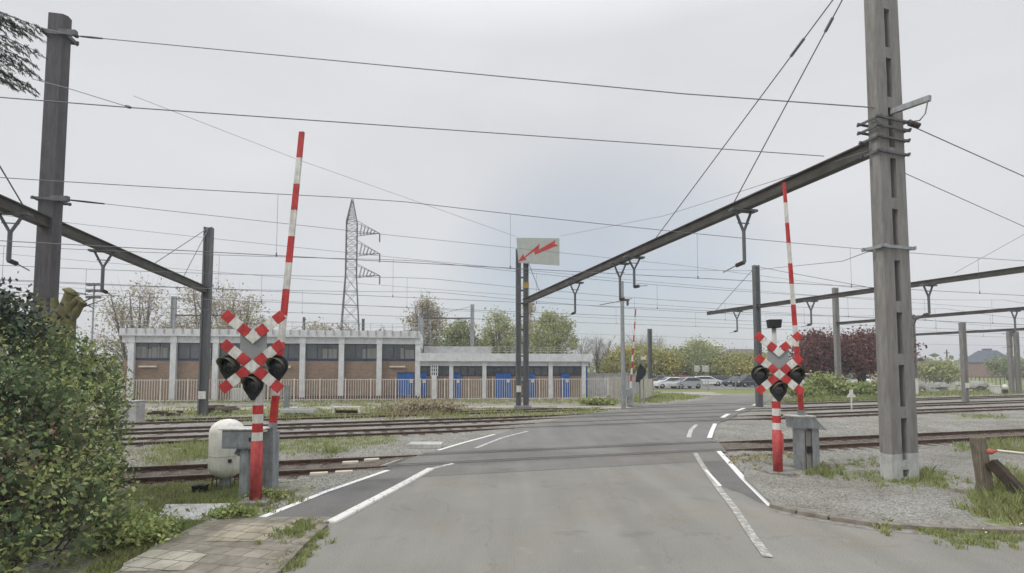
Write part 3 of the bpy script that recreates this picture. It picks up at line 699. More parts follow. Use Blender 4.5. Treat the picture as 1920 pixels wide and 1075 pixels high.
# ------------------------------------------------------------------ level crossing signals
def rot2(x, z, a): return (x*math.cos(a)-z*math.sin(a), x*math.sin(a)+z*math.cos(a))
ARM = R(40)
def cross_boards(parent, zc, arms, name, S=.192, dx=0):
    y0 = -.17
    def sq(mb, cx, cz, a, m, round_end=0, off=0):
        if round_end:
            pts = [(-S/2,-S/2)]+[(0+math.cos(t)*S*.5, math.sin(t)*S*.5) for t in np.linspace(-math.pi/2, math.pi/2, 9)]+[(-S/2,S/2)]
        else: pts = [(-S/2,-S/2),(S/2,-S/2),(S/2,S/2),(-S/2,S/2)]
        P = []
        for u, v in pts:
            dx, dz = rot2(u, v, a); P.append((cx+dx, y0-off, cz+dz))
        mb.prism(list(reversed(P)), (0,.022,0), m)
    mb = MB()
    seen = False
    # lozenge at the centre
    k = S/2/math.cos(ARM)
    hw = S*.5/math.sin(ARM)*1.0; hh = S*.5/math.cos(ARM)*1.0
    mb.prism(list(reversed([(-hw*.98, y0, zc), (0, y0, zc-hh*1.04), (hw*.98, y0, zc), (0, y0, zc+hh*1.04)])), (0,.022,0), 1)
    for a in arms:
        for i in (1, 2, 3):
            r_ = i*S*1.03+.012
            cx, cz = rot2(r_, 0, a); sq(mb, cx, zc+cz, a, 1 if i == 2 else 0, off=.002 if i % 2 else 0)
    # aluminium stiffening behind
    mb2 = MB()
    for a in arms:
        cx, cz = rot2(S*3.25, 0, a); mb2.bar((0, y0+.035, zc), (cx, y0+.035, zc+cz), .05, .02)
    mb2.bar((0, y0+.05, zc-.05), (0, -.02, zc-.05), .12, .05)
    TX = Matrix.Translation((dx,0,0)); mb.xf(TX); mb2.xf(TX)
    o = mb.build(name, [M['red_paint'], M['white_paint']], parent, org=(0,0,0), bevel=.004)
    mb2.build('stiffener', M['galv'], o, org=(0,0,0))
def crossing_lamp(parent, x, z, yaw, tilt=0):
    body = MB(); RM = Matrix.Rotation(yaw, 3, 'Z'); c = Vector((x, -.10, z))
    # backboard: round top and pointed bottom, like a drop
    pts = []
    for t in np.linspace(R(-28), R(208), 22): pts.append((.205*math.cos(t), 0, .205*math.sin(t)+.03))
    pts.append((-.03, 0, -.27)); pts.append((.03, 0, -.27))
    body.prism([RM @ Vector(p)+c for p in reversed(pts)], RM @ Vector((0,.03,0)), 0)
    body.lathe([(0,.15),(.09,.15),(.13,.10),(.14,.0)], c+RM @ Vector((0,.0,0)), 18, 0, 'Y', RM @ Matrix.Scale(-1, 3, (0,1,0)))
    o = body.build('signal_lamp', M['black_matt'], parent, org=(0,0,0))
    h = MB()
    ring = [(math.cos(t), math.sin(t)) for t in np.linspace(R(-20), R(200), 20)]
    vs = []; fs = []
    for i, (cx, sz) in enumerate(ring):
        L_ = .03+.20*max(0, sz)**.6
        for rr, yy in ((.155,0),(.165,-L_),(.158,-L_),(.148,0)): vs.append(RM @ Vector((cx*rr, yy, sz*rr+.02))+c)
    for i in range(len(ring)-1):
        for j in range(4): fs.append((i*4+j, (i+1)*4+j, (i+1)*4+(j+1) % 4, i*4+(j+1) % 4))
    h.add(vs, fs, 0, True); h.build('hood', M['hood'], o, org=(0,0,0))
    l = MB(); l.lathe([(0,.035),(.06,.03),(.11,.012),(.125,0),(.125,-.01),(.135,-.01),(.135,-.02)], c+RM @ Vector((0,-.012,.02)), 24, 0, 'Y', RM)
    l.build('lens', M['lens'], o, org=(0,0,0))
def crossing_signal(loc, rz, label, s=1, vdz=.50, lampyaw=0, top=False, poletop=3.05, bell=None, S=.192, zc_=2.555, dx=0, lx=.43, sh=1.12):
    t = local('crossing_signal', label, 'warning signal', loc, rz, 'double cross warning signals beside the road')
    mb = MB(); mb.lathe([(.0,.02),(.106,.02),(.106,sh),(.099,sh+.01),(.099,sh+.03)], n=24); mb.box((.09,-.06,sh-.26),(.045,.06,.42)); mb.build('pole_sleeve', M['red_faded'], t, org=(0,0,0))
    mb = MB(); z = sh+.03; b = [(.16,1),(.17,0),(.17,1),(.17,0),(.40,1)]
    for h, m in b:
        mb.lathe([(.095,z),(.095,z+h)], n=24, m=m); z += h
    mb.lathe([(.05,z),(.05,poletop),(0,poletop)], n=16, m=2)
    mb.lathe([(.095,z),(.05,z+.002)], n=24, m=1)
    mb.build('pole', [M['red_paint'], M['white_paint'], M['concrete_pale']], t, org=(0,0,0))
    mb = MB(); mb.box((0,0,.0),(.52,.46,.10)); mb.build('base', M['concrete_grey'], t, org=(0,0,0), bevel=.015)
    zc = zc_
    cross_boards(t, zc, (ARM, R(180)-ARM, -ARM, R(180)+ARM), 'cross_board', S, dx)
    cross_boards(t, zc+vdz, (ARM, R(180)-ARM), 'chevron_board', S, dx)
    mb = MB(); y0 = -.13; mb.prism([(-.235,y0,zc+.16),(0,y0,zc-.05),(.235,y0,zc+.16),(.235,y0,zc+vdz+.22),(0,y0,zc+vdz+.02),(-.235,y0,zc+vdz+.22)], (0,.02,0)); mb.xf(Matrix.Translation((dx,0,0))); mb.build('backing_plate', M['plate_grey'], t, org=(0,0,0))
    for x, z in ((-lx+dx,zc-.02),(lx+dx,zc-.02),(dx,zc-.37)): crossing_lamp(t, x, z, lampyaw)
    mb = MB(); mb.bar((-.43,-.03,zc-.02),(.43,-.03,zc-.02),.05); mb.box((0,-.03,zc-.30),(.09,.07,.5)); mb.build('lamp_bracket', M['galv'], t, org=(0,0,0))
    if top:
        mb = MB(); mb.box((0,-.02,poletop+.09),(.25,.2,.2),tw=(1.18,1.1)); mb.build('bell_box', M['black_matt'], t, org=(0,0,0), bevel=.01)
    return t
sL = G(473,945); sR = G(1464,893)
crossing_signal((sL.x, sL.y+.12, 0), R(9), 'red and white double cross signal with three dark lamps beside the white tank', lampyaw=R(-15), vdz=.55, dx=-.075, S=.187)
crossing_signal((sR.x, sR.y+.12, .04), R(-6), 'red and white double cross signal topped by a black box beside the big concrete mast', lampyaw=R(6), vdz=.53, top=True, poletop=3.46, S=.178, zc_=2.34, lx=.41, sh=1.0, dx=.03)
# ------------------------------------------------------------------ barrier arms
def barrier(base, top, label, r0=.085, r1=.05, n=12, z0=1.5, cab=True, flip=1, extra=0, first_red=True, gap=None):
    base = Vector(base); top = Vector(top)
    t = thing('barrier', label, 'barrier', base, 0, 'raised barriers of the level crossing')
    d = top-(base+Vector((0,0,.9))); st = base+Vector((0,0,.9))
    lo = (z0-.9)/d.z; mb = MB(); pts = [st+d*(lo+(1-lo)*i/n) for i in range(n+1)]
    # the arm: flat sided hollow section, stripes painted all round
    for i in range(n):
        m = (n-i) % 2
        ra = r0+(r1-r0)*i/n; rb = r0+(r1-r0)*(i+1)/n
        a, b = pts[i], pts[i+1]; vs = []
        for p, r_ in ((a, ra), (b, rb)):
            for u, v in ((-1,-.6),(1,-.6),(1,.6),(-1,.6)): vs.append(p+Vector((u*r_, v*r_, 0)))
        mb.add(vs, [(0,1,5,4),(1,2,6,5),(2,3,7,6),(3,0,4,7)]+([(4,5,6,7)] if i == n-1 else [])+([(3,2,1,0)] if i == 0 else []), m)
    mb.build('arm', [M['white_paint'], M['red_paint']], t)
    mb = MB(); mb.bar(st-d.normalized()*.8, st+d*lo, .12, .16); mb.build('arm_root', M['galv'], t)
    return t
bL = G(505,925)
t = barrier(bL, D(566,248,10.35), 'tall raised barrier arm standing behind the signal beside the white tank', .066, .050, 11, 1.42)
mb = MB(); mb.box(bL+Vector((0,.02,.62)),(.22,.28,1.24)); mb.build('post', M['cabinet_grey'], t, bevel=.01)
mb = MB(); mb.box(bL+Vector((-.36,-.25,.50)),(.16,.2,1.0)); mb.build('post', M['cabinet_grey'], t, bevel=.01)
mb = MB(); mb.box(bL+Vector((-.46,-.2,1.13)),(.62,.4,.36)); mb.box(bL+Vector((-.40,-.2,1.325)),(.86,.46,.03),1); db = mb.build('drive_box', [M['cabinet_grey'], M['white_paint']], t, bevel=.008)
mb = MB(); mb.box(bL+Vector((-.46,-.402,1.13)),(.56,.008,.30)); mb.build('cover_plate', M['cabinet_grey'], db, bevel=.003)
mb = MB(); mb.box(bL+Vector((-.22,-.412,1.13)),(.03,.02,.07)); mb.build('latch', M['black_matt'], db)
mb = MB(); mb.bar(bL+Vector((-.55,-.2,.96)), bL+Vector((-.2,-.2,.8)), .06, .3); mb.build('bracket', M['cabinet_grey'], t)
bR = G(1508,884)
t = barrier(bR, D(1470,343,12.9), 'tall raised barrier arm standing beside the signal topped by a black box', .056, .036, 11, 1.49)
mb = MB(); mb.box(bR+Vector((-.11,0,.60)),(.14,.3,1.2)); mb.build('post', M['galv'], t, bevel=.008)
mb = MB(); mb.box(bR+Vector((.22,0,.60)),(.17,.3,1.2)); mb.build('post', M['galv'], t, bevel=.008)
mb = MB(); mb.box(bR+Vector((.05,-.06,.5)),(.12,.14,1.0)); mb.box(bR+Vector((.05,-.15,.55)),(.1,.05,.16),1); mb.build('arm_lock', [M['concrete_grey'], M['black_matt']], t)
mb = MB(); mb.prism([bR+Vector(p) for p in ((-.34,-.22,1.33),(-.31,-.22,1.07),(.08,-.22,1.07),(.46,-.22,1.02),(.16,-.22,1.34))], (0,.4,0)); mb.box(bR+Vector((-.09,-.02,1.355)),(.56,.46,.03),1); db = mb.build('drive_box', [M['galv'], M['white_paint']], t)
mb = MB(); mb.box(bR+Vector((-.12,-.224,1.2)),(.34,.008,.2)); mb.build('cover_plate', M['cabinet_grey'], db, bevel=.003)
fS = G(1182,760)
t = barrier(fS, D(1192,580,35.9), 'distant raised barrier arm on the far side of the crossing by the cream panels', .065, .038, 12, 1.2)
mb = MB(); mb.box(fS+Vector((.0,.1,.6)),(.34,.4,1.1)); mb.box(fS+Vector((-.35,0,.85)),(.6,.4,.55)); mb.build('drive_box', M['galv'], t, bevel=.01)
# far signal seen from behind, with its lamps as a dark triangle
p = G(1200,757)
t = thing('crossing_signal', 'distant crossing signal seen from behind, a dark triangle on a striped pole', 'warning signal', p)
mb = MB(); mb.tube([p, p+Vector((0,0,3.6))], .06); mb.build('pole', M['concrete_grey'], t)
mb = MB(); mb.prism([p+Vector((x,-.15,z)) for x, z in ((-.35,1.6),(-.1,1.55),(.42,2.1),(.42,2.5),(0,2.95),(-.2,2.4))], (0,.05,0)); mb.build('backing_plate', M['black_matt'], t)
mb = MB(); mb.box(p+Vector((.28,0,3.3)),(.34,.2,.2)); mb.build('bell_box', M['white_paint'], t)
mb = MB(); mb.tube([p+Vector((.30,.1,0)), p+Vector((.30,.1,4.3))], .045); mb.build('support', M['galv'], t)
# ------------------------------------------------------------------ white tank
p = G(423,914)
t = thing('storage_tank', 'white upright capsule tank on a short grey foot beside the left signal', 'tank', p)
prof = [(0,.20)]; r_ = .338; z0, z1 = .46, 1.17
for a in np.linspace(-75, 0, 8): prof.append((r_*math.cos(R(a)) if a > -75 else .12, z0+.26*math.sin(R(a))))
for a in np.linspace(0, 90, 9): prof.append((r_*math.cos(R(a)), z1+.27*math.sin(R(a))))
mb = MB(); mb.lathe(prof, p, 36); mb.build('shell', M['white_tank'], t)
mb = MB(); mb.lathe([(r_+.004,.68),(r_+.009,.69),(r_+.004,.70)], p, 36); mb.build('seam', M['cream'], t)
mb = MB(); mb.lathe([(.0,.24),(.13,.24),(.12,.02),(.17,.0)], p, 16); mb.build('foot', M['cabinet_grey'], t)
mb = MB(); mb.box(p+Vector((.22,-.27,.60)),(.06,.04,.07)); mb.build('valve', M['insulator'], t)
for a in range(6): mb = MB(); mb.tube([p+Vector((.25*math.cos(a*1.05+.3),.25*math.sin(a*1.05+.3),.27)), p+Vector((.26*math.cos(a*1.05+.3),.26*math.sin(a*1.05+.3),.0))], .012, 6); mb.build('anchor_rod', M['rust'], t)
p = G(375,922); mb = MB(); mb.box(p+Vector((0,0,.12)),(.26,.18,.03)); 
for x in (-.1,0,.1): mb.box(p+Vector((x,0,.05)),(.04,.16,.12))
mb.lathe([(0,.15),(.06,.15),(.07,.135)], p, 12)
tag(mb.build('ground_marker', M['black_matt'], org=p), 'small black stub marker in the grass left of the white tank', 'marker')
mb = MB(); q = [G(292,979), G(310,950), G(438,948), G(406,979)]; mb.prism([Vector((v.x,v.y,-.03)) for v in q], (0,0,.075)); tag(mb.build('concrete_slab', M['concrete_pale'], org=G(360,965), bevel=.01), 'flat pale concrete slab set in the weeds in front of the white tank', 'slab')
# ------------------------------------------------------------------ leaning wooden post and brace
b0 = D(1852,945,10.1); b0.z = 0; tp = D(1833,820,10.2)
mb = MB(); mb.bar(b0-Vector((0,0,.1)), tp, .21, .17); tag(mb.build('wooden_post', M['wood_old'], org=b0, bevel=.02), 'weathered grey wooden post leaning left at the right edge of the verge', 'post')
a = D(1858,866,10.0); b = D(1925,935,9.5); b.z = max(b.z, .05); mb = MB(); mb.bar(a, b+(b-a)*.25, .16, .18); tag(mb.build('wooden_brace', M['wood_dark'], org=b, bevel=.015), 'dark slanting timber brace leaning against the weathered wooden post', 'brace')
a = D(1870,845,9.9); b = D(1990,858,9.3); t = thing('fence_rail', 'thin pale horizontal rail with a red ball end by the leaning post', 'rail', a)
mb = MB(); mb.tube([a, b], .022, 8); mb.build('bar', M['fence_cream'], t)
mb = MB(); c_ = D(1857,847,9.9); mb.lathe([(0,-.06),(.04,-.045),(.06,0),(.045,.04),(.0,.06)], c_, 14); mb.tube([c_, a], .02, 6); mb.build('ball', M['red_ball'], t)
# ------------------------------------------------------------------ small lineside things
def simple(name, mb, m, label, cat, org, bevel=0, group=None): return tag(mb.build(name, m, org=org, bevel=bevel), label, cat, group)
p = G(537,772); mb = MB(); mb.box(p+Vector((0,0,.62)),(.27,.24,1.9)); mb.box(p+Vector((0,0,-.3)),(.5,.5,.1)); simple('grey_post', mb, M['cabinet_grey'], 'short thick grey post between the far tracks and the brick building', 'post', p, .01)
p = G(558,777); t = thing('concrete_trough', 'pair of pale grey concrete cable troughs lying right of the grey post', 'trough', p)
for i in range(2):
    mb = MB(); c_ = p+Vector((0,i*.5-.1,.12+i*.04)); mb.box(c_,(1.75,.34,.05)); mb.box(c_+Vector((0,-.15,.09)),(1.75,.05,.14)); mb.box(c_+Vector((0,.15,.09)),(1.75,.05,.14)); mb.build('channel', M['concrete_pale'], t, bevel=.01)
p = G(651,776); t = thing('low_bench', 'low cream coloured wooden rack lying open in the far grass', 'rack', p)
mb = MB(); mb.box(p+Vector((0,0,.36)),(1.55,.4,.09)); mb.build('top_board', M['cream'], t)
for x in (-.72,.72): mb = MB(); mb.box(p+Vector((x,0,.16)),(.12,.4,.31)); mb.build('leg', M['cream'], t)
mb = MB(); mb.box(p+Vector((0,.1,.1)),(1.3,.1,.16)); mb.build('bottom_board', M['wood_dark'], t)
p = G(799,838); mb = MB(); mb.box(p+Vector((0,0,.05)),(1.05,.55,.16)); simple('concrete_block', mb, M['concrete_pale'], 'flat pale concrete block in the gravel left of the road edge line', 'block', p, .02)
p = G(247,792); mb = MB(); mb.box(p+Vector((0,0,.42)),(.8,.6,1.1)); mb.box(p+Vector((0,0,1.0)),(.86,.66,.06)); simple('relay_cabinet', mb, M['pale_wall'], 'pale block cabinet standing beside the far tracks right of the hedge', 'cabinet', p, .02)
p = G(452,752); mb = MB(); mb.box(p+Vector((0,0,.5)),(1.3,.5,1.0)); simple('relay_cabinet', mb, M['concrete_pale'], 'small pale cabinet partly hidden behind the left signal lamps', 'cabinet', p, .02)
p = G(1597,772); t = thing('lineside_sign', 'tiny white arrow shaped sign on a thin stake between the far right tracks', 'sign', p)
mb = MB(); mb.box(p+Vector((0,0,.35)),(.05,.05,1.1)); mb.build('stake', M['white_paint'], t)
mb = MB(); mb.prism([p+Vector((x,-.03,z)) for x, z in ((-.28,.85),(.28,.85),(.1,1.1),(.1,1.3),(-.1,1.3),(-.1,1.1))], (0,.03,0)); mb.build('plate', M['white_paint'], t)
for (px, w, h, lab) in ((1867,.55,.78,'stubby white concrete marker beyond the tracks near the right edge'), (1716,.42,1.5,'white concrete pillar peeking out right of the big mast')):
    p = G(px, 739 if px > 1800 else 741); mb = MB(); mb.box(p+Vector((0,0,h/2)),(w,w,h)); mb.box(p+Vector((0,0,h+.05)),(w*1.1,w*1.1,.1)); simple('marker_post', mb, M['white_paint'], lab, 'marker', p, .03)
p = G(1885,739); t = thing('shunting_signal', 'small white globe signal on a dark foot near the right edge', 'signal', p)
mb = MB(); mb.lathe([(0,1.0),(.2,.9),(.28,.68),(.2,.46),(0,.4)], p, 14); mb.build('globe', M['white_paint'], t)
mb = MB(); mb.box(p+Vector((0,0,.22)),(.3,.3,.45)); mb.build('foot', M['insulator'], t)
for i, px in enumerate((305,)):
    p = G(px,779); mb = MB()
    for j in range(9): mb.box(p+Vector((rng.uniform(-.8,.9), rng.uniform(-.4,.4), .06+.05*(j % 3))),(rng.uniform(.3,.8),.16,.12), rz=rng.uniform(-1,1))
    simple('timber_heap', mb, M['wood_dark'], 'heap of dark broken timbers beside the tracks near the hedge', 'timber heap', p)
p = G(410,774); mb = MB()
for j in range(14): mb.box(p+Vector((rng.uniform(-.9,.9), rng.uniform(-.5,.5), .08+.09*(j % 4))),(rng.uniform(.3,.9),.2,.16), rz=rng.uniform(-1,1))
simple('timber_heap', mb, M['wood_old'], 'heap of brown old sleepers right beside the foot of the slim mast', 'timber heap', p)
for i, (px, py) in enumerate(((657,868),(697,863),(645,886),(598,889))):
    p = G(px,py,-.06); mb = MB(); mb.box(p,(.42,.13,.09), rz=R(17)); simple('wooden_wedge', mb, M['cream'], ['pale wooden wedge between the nearest rails, the left one','pale wooden wedge between the nearest rails, closest to the road','pale wooden wedge outside the near rail, the right one','pale wooden wedge outside the near rail, the left one'][i], 'wedge', p, .02, 'pale wooden wedges by the nearest track')
p = G(716,866); mb = MB(); mb.prism([p+Vector((-.3,-.5,-.12)), p+Vector((.25,-.5,-.12)), p+Vector((.25,-.5,.03))], (.25,.9,0)); simple('concrete_ramp', mb, M['concrete_pale'], 'small pale concrete ramp where the nearest track enters the road', 'ramp', p)
# ------------------------------------------------------------------ overhead masts and gantries
def bigmast(parent, c0, tx, W, Dp_, H, name='mast', slots=True, z0=-.2, white=.6, taper=.9, mats=None):
    # c0: front left corner on the ground, tx: unit vector along the front; built as two legs joined by ties
    tx = Vector(tx).normalized(); nb = Vector((-tx.y, tx.x, 0))
    mats = mats or [M['concrete_grey'], M['concrete_pale'], M['slot_shade']]
    mid = tx*W/2
    def P(u, v, z):
        k = 1-(1-taper)*(z/H); return Vector(c0)+mid+(tx*(u-W/2)+nb*v)*k+Vector((0,0,z))
    def leg(mb, poly, za, zb, m):
        n = len(poly); vs = [P(u, v, za) for u, v in poly]+[P(u, v, zb) for u, v in poly]
        mb.add(vs, [tuple(reversed(range(n))), tuple(range(n, 2*n))]+[(i, (i+1) % n, n+(i+1) % n, n+i) for i in range(n)], m)
    mb = MB(); s0, s1 = W*.40, W*.62; ch = .03
    L1 = [(ch,0),(s0,0),(s0,Dp_),(.13,Dp_),(.10,Dp_*.55),(.0,Dp_*.50),(0,ch)]; L2 = [(s1,0),(W-ch,0),(W,ch),(W,Dp_),(s1,Dp_)]
    zs = [(z0, white, 1), (white, H, 0)]
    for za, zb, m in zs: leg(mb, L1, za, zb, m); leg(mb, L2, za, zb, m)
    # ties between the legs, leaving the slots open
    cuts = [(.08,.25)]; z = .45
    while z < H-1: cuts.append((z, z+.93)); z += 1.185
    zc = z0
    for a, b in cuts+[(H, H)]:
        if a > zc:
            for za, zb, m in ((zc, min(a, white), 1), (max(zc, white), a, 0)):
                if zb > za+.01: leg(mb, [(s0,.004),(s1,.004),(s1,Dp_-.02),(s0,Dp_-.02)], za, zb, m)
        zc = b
    if True:  # thin web at the back of the slots, their shade painted as near-black
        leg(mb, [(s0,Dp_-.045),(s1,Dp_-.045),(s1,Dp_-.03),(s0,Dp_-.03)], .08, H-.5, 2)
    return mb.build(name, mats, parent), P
def hmast(parent, p, W, Dd, H, rz=0, m=None, plate=None, name='mast', twin=False, batten=None):
    mb = MB(); p = Vector(p); Rz = Matrix.Rotation(rz, 3, 'Z')
    if not twin:
        mb.box(p+Vector((0,0,H/2-.1))+Rz @ Vector((-W/2+W*.09,0,0)), (W*.18, Dd, H+.2), rz=rz)
        mb.box(p+Vector((0,0,H/2-.1))+Rz @ Vector((W/2-W*.09,0,0)), (W*.18, Dd, H+.2), rz=rz)
        mb.box(p+Vector((0,0,H/2-.1)), (W*.64, Dd*.45, H+.19), rz=rz)
    o = mb.build(name, m or M['mast_steel'], parent)
    if plate: 
        q = MB(); q.box(p+Rz @ Vector((0,-Dd/2-.012,0))+Vector((0,0,plate)), (W*.9,.02,.42), rz=rz); q.build('number_plate', M['white_paint'], o)
    return o
def crossbeam(parent, a, b, h=.30, w=.22, m=None):
    a, b = Vector(a), Vector(b); d = (b-a).normalized(); mb = MB(); u = Vector((0,0,1))
    mb.bar(a+u*(h/2-.02), b+u*(h/2-.02), w, .04); mb.bar(a-u*(h/2-.02), b-u*(h/2-.02), w, .04); mb.bar(a, b, w*.5, h-.08)
    return mb.build('crossbeam', m or M['beam_dark'], parent)
def hanger(beam, a, b, f, drop=1.35, arm=(1,0), h=.30, spread=.30, side=.9):
    a, b = Vector(a), Vector(b); p = a+(b-a)*f-Vector((0,0,h/2)); d = (b-a).normalized(); tdir = tline('A')[1]
    mb = MB(); low = p-Vector((0,0,drop)); mid = p-Vector((0,0,drop*.42))
    mb.bar(p-tdir*spread+Vector((0,0,.0)), mid, .06); mb.bar(p+tdir*spread, mid, .06); mb.tube([mid+Vector((0,0,.05)), low], .055, 8)
    mb.box(p+Vector((0,0,.0)), (.9,.24,.07), rz=math.atan2(tdir.y, tdir.x)); mb.bar(mid+Vector((0,0,.28))-tdir*spread*.7, mid+Vector((0,0,.28))+tdir*spread*.7, .03)
    o = mb.build('hanger', M['mast_steel'], beam)
    e = low+d*side*arm[0]-Vector((0,0,.12)); q = MB(); q.tube([low, low+d*side*arm[0]*.4-Vector((0,0,.03)), e], .02, 6)
    q.build('steady_arm', M['galv'], o)
    q = MB(); c0_ = low; c1 = low+d*side*arm[0]*.38-Vector((0,0,.03))
    for i in range(4): cc = c0_+(c1-c0_)*(i+.5)/4; q.tube([cc-(c1-c0_)*.04, cc+(c1-c0_)*.04], .07, 10)
    q.build('insulator', M['insulator'], o); return e
def clampband(parent, P, W, Dd, z, h=.09, out=.05, m=None, name='clamp'):
    mb = MB(); poly = [(-out,-out),(W+out,-out),(W+out,Dd+out),(-out,Dd+out)]
    for i in range(4):
        a, b = P(*poly[i], z), P(*poly[(i+1) % 4], z); d = (b-a).normalized(); mb.bar(a-d*.08, b+d*.08, .035, h)
    return mb.build(name, m or M['mast_steel'], parent)
tA = tline('A')[1]; nA = tline('A')[2]
# gantry over the crossing: big concrete mast, long rising beam, double mast far left of the road
c0 = G(1672,905,.03); cdir = (G(1725,900)-G(1672,905)).normalized()
W_, D_ = (G(1726,900)-G(1672,905)).length, .34
gt = thing('overhead_gantry', 'big grey concrete mast with slots and the long dark beam over the crossing', 'overhead gantry', c0)
mast1, P1 = bigmast(gt, c0, cdir, W_, D_, 12.6)
mc = Vector(P1(W_/2, D_/2, 0)); far0 = G(980,766)
zb1 = D(1640,268,mc.y).z; zb2 = D(985,566,far0.y).z
A1_, B1_ = Vector((mc.x, mc.y, zb1)), Vector((far0.x+.1, far0.y, zb2))
bm1 = crossbeam(gt, A1_+(B1_-A1_).normalized()*.3, B1_, .34, .26)
for px, pyb, dr, ar in ((1392,372,1.62,1),(1188,476,1.25,-1),(1162,490,1.6,-1),(1078,528,1.55,1)):
    # position along the beam found from where the sight line meets it
    best = min((abs(proj(*(A1_+(B1_-A1_)*f))[0]-px), f) for f in np.linspace(.02,.98,400))[1]
    hanger(bm1, A1_, B1_, best, dr, (ar,0), .34)
for z, o_ in ((zb1-.02,.05),(zb1+.22,.07),(zb1+.42,.07),(zb1-.35,.04)): clampband(mast1, P1, W_*.93, D_*.95, z, .05, o_)
zk = D(1690,470,mc.y).z; clampband(mast1, P1, W_*.95, D_, zk, .07, .05, M['galv'])
mb = MB(); a = P1(W_*.5,-.02,zb1+.62); b = D(1744,184,mc.y-.9); mb.bar(a, b, .09, .12); mb.build('outrigger', M['galv'], mast1)
mb = MB(); mb.tube([b-Vector((.05,0,.05)), b-Vector((.12,0,.35)), b-Vector((.25,0,.5)), P1(W_,0,zb1+.45)], .014, 6); mb.build('jumper', M['wire'], mast1)
mb = MB(); q = P1(W_+.12,-.05,zb1+.42)
for i in range(4): mb.tube([q+Vector((i*.06,0,-.02*i)), q+Vector((i*.06+.03,0,-.02*i-.01))], .07, 10)
mb.build('insulator', M['insulator'], mast1)
q0 = far0
hmast(gt, q0+Vector((-.27,0,0)), .33, .3, D(970,468,q0.y).z, R(5), M['mast_steel'], plate=1.25)
m2 = hmast(gt, q0+Vector((.22,.1,0)), .33, .3, D(980,480,q0.y).z, R(5), M['mast_steel'])
mb = MB()
for z in np.arange(.8, 9.2, .85): mb.box(q0+Vector((-.02,.02,z)), (.25,.12,.10), rz=R(5))
mb.build('battens', M['mast_steel'], gt)
mb = MB(); zz = D(985,535,q0.y).z; mb.box(q0+Vector((.22,.1,zz)), (.36,.33,.36), rz=R(5)); mb.build('yellow_band', M['yellow'], gt)
mb = MB(); mb.box(q0+Vector((0,0,.0)), (1.1,.8,.35)); mb.build('footing', M['concrete_grey'], gt, bevel=.03)
# stay cables of the beam
for (x0, y0, fpx) in ((1602,-6,1228),(1612,2,1375)):
    f = min((abs(proj(*(A1_+(B1_-A1_)*f))[0]-fpx), f) for f in np.linspace(.02,.98,400))[1]
    e = A1_+(B1_-A1_)*f+Vector((0,0,.2)); s = Vector(P1(.05, D_/2, 12.2)); mb = MB(); mb.tube([s, e], .017, 6); d = e-s
    for g0, g1 in ((.20,.25),): mb.tube([s+d*g0, s+d*g1], .04, 8)
    mb.build('stay_cable', M['wire'], gt)
mb = MB(); s = Vector((q0.x+.22,q0.y+.1,D(980,480,q0.y).z)); f = min((abs(proj(*(A1_+(B1_-A1_)*f))[0]-1014), f) for f in np.linspace(.02,.98,400))[1]
mb.tube([s, A1_+(B1_-A1_)*f], .03, 6); mb.build('stay_cable', M['wire'], gt)
# lightning sign on the double mast
ys_ = q0.y-.35
t = thing('high_voltage_sign', 'pale rectangular sign with a red lightning arrow high on the double mast', 'sign', D(1008,470,ys_))
k = ys_/F
def S_(px, py, dy=0): return D(px, py, ys_+dy)
mb = MB(); mb.prism([S_(968,446), S_(972,493), S_(1049,498), S_(1049,447)][::-1], (0,.05,0)); pl = mb.build('plate', mat('sign_pale', (.40,.43,.40), .7, var=.06), t)
def bolt(pts): return [S_(*p) for p in pts]
mb = MB()
arrow = [(971,491),(981,476),(983,482),(1012,457),(1010,468.5),(1042,450),(1039.5,457),(1047.5,461),(1039,463),(1003,478),(1001.5,471),(984.5,483.5),(987.5,487)]
mb.prism([S_(*p, -.008) for p in arrow][::-1], (0,.006,0)); mb.build('lightning_arrow', M['red_paint'], t)
mb = MB()
for z in (452, 490): mb.bar(S_(975,z,.08), S_(1045,z+1,.08), .05)
mb.bar(S_(975,452,.08), S_(975,452,.3), .05); mb.build('bracket', M['galv'], t)
# gantry at the left: two masts and beam running out of the picture
lf = G(380,779); Yn = 15.6; cl = Vector((D(57,600,Yn).x, Yn, 0)); ldir = Vector((1,.22,0)).normalized()
gl = thing('overhead_gantry', 'dark gantry beam at the left between a thick mast and a slimmer grey mast', 'overhead gantry', lf)
Hl = D(107,30,Yn+.2).z
Wl, Dl = .55, .40
mb = MB(); tx = ldir; nb = Vector((-tx.y,tx.x,0)); o0 = cl
def Pl(u, v, z): k_ = 1-.06*z/Hl; return o0+tx*Wl/2+(tx*(u-Wl/2)+nb*(v-Dl/2))*k_+nb*Dl/2+Vector((0,0,z))
sec = [(.04,0),(Wl-.10,0),(Wl,.10),(Wl,Dl-.10),(Wl-.10,Dl),(.04,Dl),(0,Dl-.04),(0,.04)]
n = len(sec); vs = [Pl(u,v,-.2) for u, v in sec]+[Pl(u,v,Hl) for u, v in sec]
mb.add(vs, [tuple(reversed(range(n))), tuple(range(n,2*n))]+[(i,(i+1)%n,n+(i+1)%n,n+i) for i in range(n)])
ml = mb.build('mast', M['concrete_dark'], gl)
hm = hmast(gl, lf, .42, .34, D(385,427,lf.y).z, R(10), M['mast_steel'], plate=1.1)
bl0 = Vector(Pl(Wl/2, Dl/2, 0)); A2 = Vector((bl0.x, bl0.y, 0)); 
zA, zB = D(85,420,A2.y).z, D(382,545,lf.y).z
A2.z = zA; B2 = Vector((lf.x, lf.y, zB)); dd = (A2-B2).normalized(); A2x = A2+dd*9
bm2 = crossbeam(gl, A2x, B2, .34, .28)
